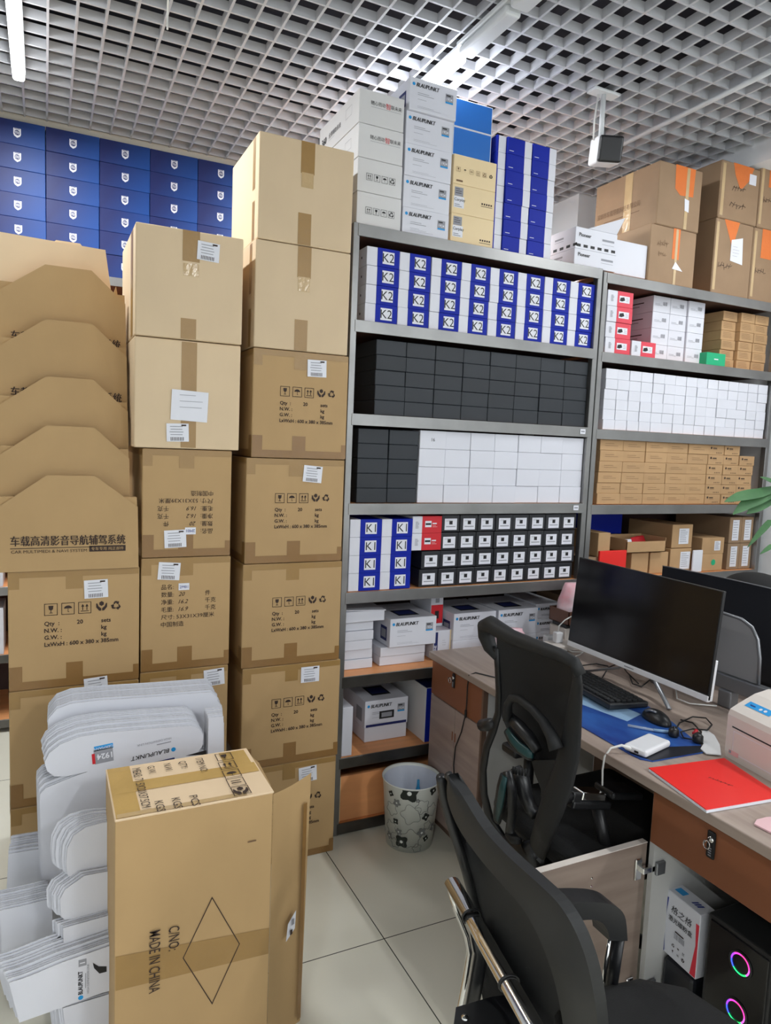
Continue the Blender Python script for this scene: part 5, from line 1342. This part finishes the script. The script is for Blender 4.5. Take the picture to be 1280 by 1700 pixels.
# ------------------------------------------------------------------ plant
t = thing('potted_plant', 'green leafy plant reaching in from the right picture edge', 'plant', (3.16, 2.12, 0))
g = MB(); g.lathe([(.0, 0), (.12, 0), (.15, .3), (.16, .32), (.14, .32), (.13, .3)], (3.16, 2.12, 0), 'pot', 28); g.build('pot', t)
g = MB(); g.lathe([(.001, .29), (.132, .29)], (3.16, 2.12, 0), 'soil', 24); g.build('soil', t)
trunk_top = Vector((3.12, 2.12, 1.36))
g = MB(); g.tube([(3.16, 2.12, .28), (3.14, 2.11, .8), (3.13, 2.12, 1.1), tuple(trunk_top)], [.022, .018, .014, .01], 'stem', 8); g.build('trunk', t)
def leaf(path, wmax, nm='leaf'):
    P_ = [onY(a, b_, 2.1) if len(q_) == 0 else onY(a, b_, q_[0]) for a, b_, *q_ in path]
    rows = []; n = 12
    for i in range(n + 1):
        k_ = i / n * (len(P_) - 1); j = min(int(k_), len(P_) - 2); p = P_[j].lerp(P_[j + 1], k_ - j)
        tdir = (P_[j + 1] - P_[j]).normalized(); side = tdir.cross(Vector((.2, -.75, .6))).normalized()
        w_ = wmax * math.sin(math.pi * min(1, (i / n) * .94 + .05)) ** .8
        rows.append([p - side * w_ / 2 + Vector((0, 0, .12 * w_)), p, p + side * w_ / 2 + Vector((0, 0, .12 * w_))])
    g = MB(); g.grid(rows, 'leaf', (0, .0012, -.0006)); g.build(nm, t)
for pth, w_ in (([(1300, 808, 2.12), (1262, 820), (1228, 826), (1203, 833)], .05), ([(1300, 815, 2.12), (1270, 824), (1240, 838), (1217, 854)], .06), ([(1295, 822, 2.12), (1265, 838), (1240, 853)], .055),
                ([(1300, 868, 2.1), (1278, 868), (1262, 885), (1241, 909)], .03), ([(1300, 905, 2.1), (1280, 908), (1262, 920)], .022), ([(1300, 790, 2.1), (1282, 800), (1262, 792)], .03), ([(1305, 800, 2.1), (1340, 780), (1370, 800)], .05), ([(1305, 830, 2.1), (1345, 860), (1375, 900)], .05)):
    leaf(pth, w_)
for a in ((1300, 812), (1300, 868), (1300, 905)):
    g = MB(); g.tube([onY(*a, 2.1), onY(1340, 860, 2.11), trunk_top], .003, 'stem', 6); g.build('leaf_stalk', t)

# ------------------------------------------------------------------ waste bin
BC = Vector((1.325, 2.385, 0)); RB, RT, HB = .094, .116, .268
def br(z): return RB + (RT - RB) * z / HB
t = thing('waste_bin', 'white waste bin with black and grey flower print on the floor', 'waste bin', tuple(BC))
g = MB(); g.lathe([(.001, .003), (RB - .002, .003), (RB, .001), (RT, HB), (RT + .004, HB + .003), (RT + .002, HB + .006), (RT - .004, HB), (RB - .004, .012), (.001, .012)], tuple(BC), 'bin_white', 56); g.build('bin_shell', t)
def cy(th, z, k=.0008): r_ = br(z) + k; return (BC.x + r_ * math.cos(th), BC.y + r_ * math.sin(th), z)
def flower(g, th, z, R_, mt, petals=5, depth=.35, line=False, ph=0, cm=None):
    n = petals * 6; P_ = []
    for i in range(n):
        a = 2 * math.pi * i / n; r_ = R_ * (1 - depth * (.5 - .5 * math.cos(petals * a)))
        P_.append((th + r_ * math.cos(a + ph) / br(z), z + r_ * math.sin(a + ph)))
    P_ = [(a, min(HB - .002, max(.004, b_))) for a, b_ in P_]
    if line: g.tube([cy(a, b_, .0004) for a, b_ in P_], .0009, mt, 4, closed=True)
    else:
        vs = [cy(th, z, .0016)] + [cy(a, b_, .0012) for a, b_ in P_]; g.add(vs, [(0, i + 1, (i + 1) % n + 1) for i in range(n)], mt)
        if cm: 
            Q_ = [cy(th + R_ * .22 * math.cos(2 * math.pi * i / 8) / br(z), z + R_ * .22 * math.sin(2 * math.pi * i / 8), .0022) for i in range(8)]; g.add(Q_, [tuple(range(8))], cm)
g = MB(); r_ = random.Random(5); th0 = math.atan2(-BC.y, -BC.x)
for (dt, z, R_, kd) in ((-.05, .255, .042, 'b'), (-.75, .235, .014, 'b'), (-.5, .205, .018, 'g'), (.05, .165, .045, 'l'), (.45, .195, .032, 'l'), (-.55, .125, .014, 'b'), (.62, .15, .018, 'b'), (.85, .255, .02, 'b'), (-.42, .085, .016, 'g'), (-.3, .045, .03, 'b'), (.08, .06, .044, 'l'), (.5, .085, .022, 'g'), (.72, .055, .014, 'b'), (.25, .225, .009, 'g'), (-.8, .09, .03, 'l'), (-.75, .17, .03, 'l'), (.9, .17, .03, 'l'), (.75, .11, .02, 'l'), (-.6, .03, .022, 'l'), (.35, .02, .02, 'l'), (-.9, .05, .018, 'g'), (1.1, .09, .02, 'g')):
    flower(g, th0 + dt, z, R_, {'b': 'bin_dark', 'g': 'bin_grey', 'l': 'bin_grey'}[kd], 5 if kd != 'b' else 4, .35 if kd != 'l' else .3, kd == 'l', r_.uniform(0, 6), 'bin_white' if kd != 'l' else None)
for i in range(16):
    flower(g, th0 + 1.5 + i * .21, r_.uniform(.03, .24), r_.uniform(.012, .035), r_.choice(['bin_dark', 'bin_grey']), 5, .35, i % 2 == 0, i)
g.build('flower_print', t)
g = MB(); g.lathe([(RT - .006, HB - .004), (RT - .012, .2), (.085, .1), (.03, .07), (.001, .068)], tuple(BC), 'liner', 30); tag(g.build('bin_liner', origin=tuple(BC)), 'crumpled translucent liner bag inside the flowered waste bin', 'bag')
g = MB(); g.lathe([(.001, .08), (.016, .08), (.017, .17), (.006, .215), (.005, .24), (.001, .241)], (1.365, 2.40, 0), 'cyan_bottle', 16); tag(g.build('blue_bottle', origin=(1.365, 2.40, .08)), 'bright blue bottle sticking up inside the waste bin', 'bottle')

# ------------------------------------------------------------------ ergonomic chair at the desk
def lerpf(tab):
    def f(v):
        if v <= tab[0][0]: return tab[0][1]
        for (a, b_), (c, d_) in zip(tab, tab[1:]):
            if v <= c: return b_ + (d_ - b_) * (v - a) / (c - a)
        return tab[-1][1]
    return f
cx1 = lerpf([(.30, 1.34), (.45, 1.27), (.6, 1.22), (.75, 1.21), (.9, 1.2), (1.12, 1.14)])
F1 = lambda y, z: cx1(z)
def P1(px, py, dx=0): p = onF(px, py, lambda y, z: cx1(z) + dx); return p
t = thing('ergonomic_chair', 'black ergonomic mesh chair with teal lumbar pads at the desk', 'chair', (1.5, 1.6, 0))
g = MB()
Lp = [(824, 1052), (825, 1085), (828, 1120), (829, 1155), (833, 1190), (850, 1230), (878, 1262)]; Rp = [(958, 1102), (962, 1135), (963, 1170), (963, 1205), (962, 1245), (958, 1270), (948, 1290)]
rows = []
for a, b_ in zip(Lp, Rp):
    rows.append([P1(a[0] + (b_[0] - a[0]) * k_ / 10, a[1] + (b_[1] - a[1]) * k_ / 10, .03 * math.sin(math.pi * k_ / 10)) for k_ in range(11)])
g.grid(rows, 'net_black', (.004, 0, 0)); g.build('backrest_net', t)
g = MB(); g.tube([P1(*q) for q in ((826, 1092), (814, 1075), (807, 1055), (806, 1040), (815, 1036), (826, 1044), (850, 1058), (890, 1073), (930, 1087), (954, 1100), (963, 1120))], [.012, .02, .024, .024, .024, .024, .021, .018, .016, .015, .015], 'plastic_soft', 14); g.build('top_bolster', t)
g = MB(); g.tube([P1(*q) for q in ((957, 1105), (959, 1135), (955, 1170), (951, 1210), (945, 1250), (935, 1290), (920, 1330), (905, 1370), (893, 1408))], [.013, .018, .024, .03, .035, .038, .04, .038, .036], 'plastic_soft', 16, .45, up=(1, 0, 0)); g.build('side_frame', t)
g = MB(); g.tube([P1(*q) for q in ((823, 1075), (826, 1110), (828, 1150), (827, 1185), (819, 1212), (808, 1240), (802, 1275), (803, 1315), (812, 1355), (832, 1392), (862, 1418), (893, 1420))], [.012, .012, .013, .014, .015, .015, .016, .018, .02, .025, .035, .045], 'plastic_black', 14, .55, up=(1, 0, 0)); g.build('side_frame', t)
g = MB(); g.tube([P1(*q, -.03) for q in ((843, 1196), (843, 1170), (849, 1159), (861, 1160), (884, 1177), (902, 1197), (916, 1222), (924, 1244))], [.014, .012, .011, .011, .012, .013, .016, .02], 'plastic_soft', 12); g.build('lumbar_handle', t)
g = MB(); g.tube([P1(*q, -.02) for q in ((846, 1190), (862, 1206), (880, 1226), (892, 1246))], [.014, .018, .018, .014], 'plastic_black', 12); g.build('lumbar_bar', t)
def pad_(path, r1, r2, nm):
    g = MB(); P_ = [P1(*q, -.012) for q in path]; g.tube(P_, r1, 'plastic_black', 14, .6, up=(1, 0, 0)); a = g.build(nm, t)
    g = MB(); P2_ = [P1(*q, -.026) for q in path]; g.tube(P2_, r2, 'teal', 14, .5, up=(1, 0, 0)); g.build('teal_insert', a)
pad_([(842, 1212), (850, 1226), (862, 1240), (876, 1250), (884, 1254)], [.016, .02, .021, .02, .016], [.01, .014, .015, .014, .009], 'lumbar_pad')
pad_([(838, 1290), (834, 1310), (830, 1335), (825, 1360)], [.019, .023, .023, .018], [.01, .014, .014, .009], 'lumbar_pad')
g = MB(); g.tube([P1(*q, -.01) for q in ((842, 1280), (850, 1310), (850, 1350), (846, 1382), (858, 1396))], [.014, .014, .013, .014, .012], 'plastic_black', 10); g.build('pad_bracket', t)
g = MB(); g.tube([P1(*q, -.02) for q in ((842, 1384), (852, 1394), (862, 1396))], [.01, .013, .01], 'plastic_soft', 10); g.build('clip', t)
g = MB()
rows = [[P1(a + (b_ - a) * k_ / 4, y, .0) for k_ in range(5)] for a, b_, y in ((882, 945, 1262), (888, 945, 1285), (898, 938, 1310), (898, 925, 1340))]
g.grid(rows, 'plastic_soft', (.02, 0, 0)); g.build('centre_plate', t)
g = MB(); g.tube([P1(*q, .05) for q in ((856, 1276), (866, 1296), (872, 1318), (880, 1340), (890, 1352))], [.02, .026, .022, .02, .02], 'plastic_black', 12)
g.build('tilt_bracket', t)
g = MB(); 
for i in range(5): 
    a = P1(852 + 5 * i, 1284 + 1.0 * i, .02); g.tube([a, a + Vector((.0, 0, .02))], .004, 'plastic_soft', 6)
g.build('spring', t); bpy.data.objects['spring']['kind'] = 'stuff'
g = MB(); g.tube([P1(800, 1204), P1(812, 1203), P1(822, 1200)], [.018, .02, .014], 'plastic_black', 12); g.build('adjustment_knob', t)
def rbox(nm, par, x0, x1, y0, y1, z0, z1, mt, b=.02, seg=4):
    return MB().box(x0, x1, y0, y1, z0, z1, mt, b, seg).build(nm, par)
g = MB(); g.box(1.29, 1.80, 1.33, 1.80, .415, .505, 'fabric_black', .04, 5); g.build('seat', t)
rbox('seat_pan', t, 1.33, 1.76, 1.37, 1.76, .385, .42, 'plastic_black', .01, 2)
g = MB(); g.tube([(1.285, 1.56, .43), (1.30, 1.56, .39), (1.38, 1.56, .36), (1.52, 1.56, .37)], [.05, .045, .04, .05], 'plastic_black', 12, .5); g.build('back_support', t)
g = MB(); g.tube([(1.54, 1.56, .10), (1.54, 1.56, .39)], .025, 'chrome', 16); g.build('gas_lift', t)
for i in range(5):
    a = 2 * math.pi * i / 5 + .5; e = Vector((1.54 + .29 * math.cos(a), 1.56 + .29 * math.sin(a), .075))
    g = MB(); g.tube([(1.54, 1.56, .12), tuple(Vector((1.54, 1.56, .12)).lerp(e, .5) + Vector((0, 0, .01))), tuple(e)], [.035, .026, .018], 'plastic_black', 10, .7); l_ = g.build('base_leg', t)
    g = MB(); g.tube([e + Vector((0, -.02, -.045)), e + Vector((0, .02, -.045))], .0285, 'plastic_black', 14); g.build('caster', l_)
# armrests
g = MB(); g.tube([P1(918, 1306, .02), P1(930, 1312, .02), P1(942, 1330, .02)], [.02, .024, .022], 'plastic_black', 12); a = P1(942, 1330, .02)
g.build('arm_bracket', t)
p = onY(978, 1318, 1.44); g = MB(); Ma = Matrix.Translation(p) @ Matrix.Rotation(math.radians(12), 4, 'Y')
g.box(-.045, .045, -.022, .022, -.012, .012, 'chrome', .004, 2, Ma); g.build('chrome_arm', t)
g = MB(); g.box(-.075, .07, -.026, .026, -.035, -.012, 'plastic_black', .006, 2, Ma); g.box(-.08, -.045, -.024, .024, -.02, .012, 'plastic_black', .006, 2, Ma); g.box(.05, .17, -.04, .04, .0, .022, 'plastic_black', .008, 3, Ma); g.build('arm_pad', t)
g = MB(); g.box(1.36, 1.60, 1.77, 1.85, .60, .63, 'plastic_black', .01, 3); g.build('arm_pad', t)
g = MB(); g.tube([(1.45, 1.81, .60), (1.45, 1.81, .45), (1.45, 1.72, .40)], .018, 'plastic_black', 10); g.build('arm_post', t)
g = MB(); g.tube([p + Vector((.03, 0, -.03)), (p.x + .05, 1.40, .46), (1.46, 1.44, .40)], .018, 'plastic_black', 10); g.build('arm_post', t)
tag(MB().box(1.50, 1.99, 1.315, 1.36 + .3, .001, .34, 'fabric_black', .02, 3).build('black_case'), 'large black case standing under the desk beside the chair', 'case') if 0 else None

# ------------------------------------------------------------------ chrome framed mesh chair in front
cx2 = lerpf([(.40, .93), (.55, .87), (.75, .775), (.96, .70)])
def P2(px, py, dx=0): return onF(px, py, lambda y, z: cx2(z) + dx, .75)
t = thing('mesh_chair', 'black mesh chair with chrome frame nearest the camera', 'chair', (1.0, .85, 0))
Lc = [(732, 1290), (737, 1325), (750, 1372), (766, 1420), (780, 1470), (792, 1515), (808, 1560), (828, 1605), (850, 1650), (875, 1700), (900, 1750)]
Rc = [(744, 1286), (768, 1322), (802, 1376), (842, 1420), (886, 1460), (925, 1498), (952, 1540), (972, 1590), (984, 1640), (992, 1695), (996, 1750)]
def spline(P_, m=4):
    out = []
    for i in range(len(P_) - 1):
        p0, p1, p2, p3 = P_[max(i - 1, 0)], P_[i], P_[i + 1], P_[min(i + 2, len(P_) - 1)]
        for j in range(m):
            t_ = j / m
            out.append(tuple(.5 * (2 * b_ + (c - a) * t_ + (2 * a - 5 * b_ + 4 * c - d) * t_ ** 2 + (3 * b_ - a - 3 * c + d) * t_ ** 3) for a, b_, c, d in zip(p0, p1, p2, p3)))
    return out + [P_[-1]]
Lc, Rc = spline(Lc), spline(Rc); WV = [q[0] for q in spline([(0,), (26,), (42,), (50,), (56,), (60,), (62,), (62,), (60,), (58,), (56,)])]
rows = []
for a, b_ in zip(Lc, Rc):
    rows.append([P2(a[0] + (b_[0] - a[0]) * k_ / 12, a[1] + (b_[1] - a[1]) * k_ / 12, .035 * math.sin(math.pi * k_ / 12)) for k_ in range(13)])
g = MB(); g.grid(rows, 'net_black', (.004, 0, 0)); g.build('backrest_net', t)
# broad rim along the outer edge
rr = []
for i, (a, b_) in enumerate(zip(Lc, Rc)):
    wv = max(0, WV[i])
    d = Vector((a[0] - b_[0], a[1] - b_[1])).normalized() * wv
    rr.append([P2(b_[0] + d.x * j / 4, b_[1] + d.y * j / 4, -.012 - .006 * math.sin(math.pi * j / 4)) for j in range(5)])
g = MB(); g.grid(rr, 'plastic_soft', (.022, 0, 0)); g.build('back_rim', t)
g = MB(); g.tube([P2(*q, 0) for q in Rc], .009, 'plastic_black', 10); g.build('edge_piping', t)
g = MB(); g.tube([P2(*q, -.002) for q in Lc], .010, 'plastic_black', 10); g.build('side_rim', t)
# chrome back bar and side leg
b0 = onZ(751, 1466, .70); b1 = onZ(884, 1702, .70); bd = (b1 - b0)
g = MB(); g.tube([b0 - bd * .005, b0.lerp(b1, .5), b1, b1 + bd * .35], [.0165, .017, .017, .017], 'chrome', 16, .75, up=(0, 0, 1)); g.build('back_bar', t)
for k_ in (.29, .76):
    c = b0.lerp(b1, k_); dn = bd.normalized(); s1 = dn.cross(Vector((0, 0, 1))).normalized()
    g = MB(); g.tube([c + s1 * .0185 * math.cos(a) + Vector((0, 0, .0150 * math.sin(a))) for a in [2 * math.pi * i / 16 for i in range(16)]], .0022, 'cable_black', 6, closed=True); g.build('cable_tie', t)
leg = [b0 + Vector((-.006, .004, -.008)), onY(757, 1512, 1.185), onY(774, 1552, 1.19), onY(779, 1580, 1.195), onY(772, 1625, 1.2), onY(758, 1700, 1.205), onY(745, 1760, 1.2)]
g = MB(); g.tube(leg, [.008, .009, .009, .009, .009, .009, .009], 'chrome', 10, .6); lg = g.build('front_leg', t)
lo = leg[-1]; 
g = MB(); g.tube([lo, (lo.x + .02, 1.2, .05), (lo.x + .06, 1.2, .014), (lo.x + .45, 1.15, .014)], .011, 'chrome', 10); g.build('floor_runner', t)
g = MB(); g.tube([l_ + Vector((.028, -.006, -.004)) for l_ in leg[2:6]], .013, 'plastic_black', 8, 1.3); g.build('leg_cover', t)
n0 = b1 + bd * .35
g = MB(); g.tube([n0, n0 + Vector((.03, -.02, -.12)), (n0.x + .06, n0.y, .3), (n0.x + .05, n0.y, .05), (n0.x + .1, n0.y, .014), (n0.x + .5, n0.y + .02, .014)], .011, 'chrome', 10); g.build('floor_runner', t)
# seat and bracket
SP = [(.915, .66), (.90, .80), (.905, .98), (.93, 1.03), (1.0, 1.055), (1.16, 1.03), (1.235, .97), (1.26, .86), (1.25, .70), (1.20, .63), (1.0, .61)]
g = MB()
n = len(SP); cxx, cyy = sum(p[0] for p in SP) / n, sum(p[1] for p in SP) / n
lay = [(.94, .415), (1.0, .43), (1.0, .452), (.97, .466), (.85, .473), (.5, .474), (.001, .474)]
vs = []; fs = []
for s_, z in lay: vs += [(cxx + (x - cxx) * s_, cyy + (y - cyy) * s_, z) for x, y in SP]
for i in range(len(lay) - 1):
    for k_ in range(n): fs.append((i * n + k_, i * n + (k_ + 1) % n, (i + 1) * n + (k_ + 1) % n, (i + 1) * n + k_))
fs.append(tuple(range(n))); g.add(vs, fs, 'fabric_black', True); g.build('seat', t)
p = onZ(772, 1690, .42)
g = MB(); g.box(.80, .95, 1.0, 1.10, .385, .412, 'plastic_black', .008, 2) if 0 else g.prism([onZ(a, b_, .42) for a, b_ in ((757, 1672), (815, 1655), (850, 1650), (870, 1720), (748, 1740))], (0, 0, -.03), 'plastic_black'); br_ = g.build('seat_bracket', t)
g = MB(); g.lathe([(.0085, 0), (.0075, .004), (.001, .006)], tuple(p), 'chrome', 14); g.build('screw', br_)
# folded fabric hanging behind the backrest
rows = []
for i in range(9):
    k_ = i / 8; a0, a1 = (786 + 60 * k_, 1560 + 135 * k_), (822 + 68 * k_, 1560 + 145 * k_)
    a0 = (780 + 30 * k_, 1545 + 160 * k_); a1 = (800 + 80 * k_, 1545 + 160 * k_)
    rows.append([P2(a0[0] + (a1[0] - a0[0]) * j / 8, a0[1] + (a1[1] - a0[1]) * j / 8, -.02 + .006 * (j % 2)) for j in range(9)])
g = MB(); g.grid(rows, 'fabric_black', (.003, 0, 0)); g.build('back_cover_fabric', t)
# armrest on the far side
AO = spline([(898, 1502), (940, 1499), (985, 1498), (1012, 1501), (1030, 1510), (1039, 1527), (1042, 1562)], 3) + spline([(1012, 1562), (1009, 1546), (1001, 1533), (985, 1527), (950, 1530), (912, 1536)], 3)
g = MB(); g.prism([onY(a, b_, 1.02) for a, b_ in AO], (0, .05, 0), 'plastic_black'); g.build('armrest', t)
pt_, pb = onY(1027, 1550, 1.045), onY(1012, 1650, 1.045)
g = MB(); g.tube([pt_, pb], .0165, 'plastic_black', 12, .6); g.build('arm_post', t)
off = C_R * -.02
g = MB(); g.tube([pt_ + off * .9, pb + off * .9], .005, 'chrome', 8); g.build('arm_trim', t)
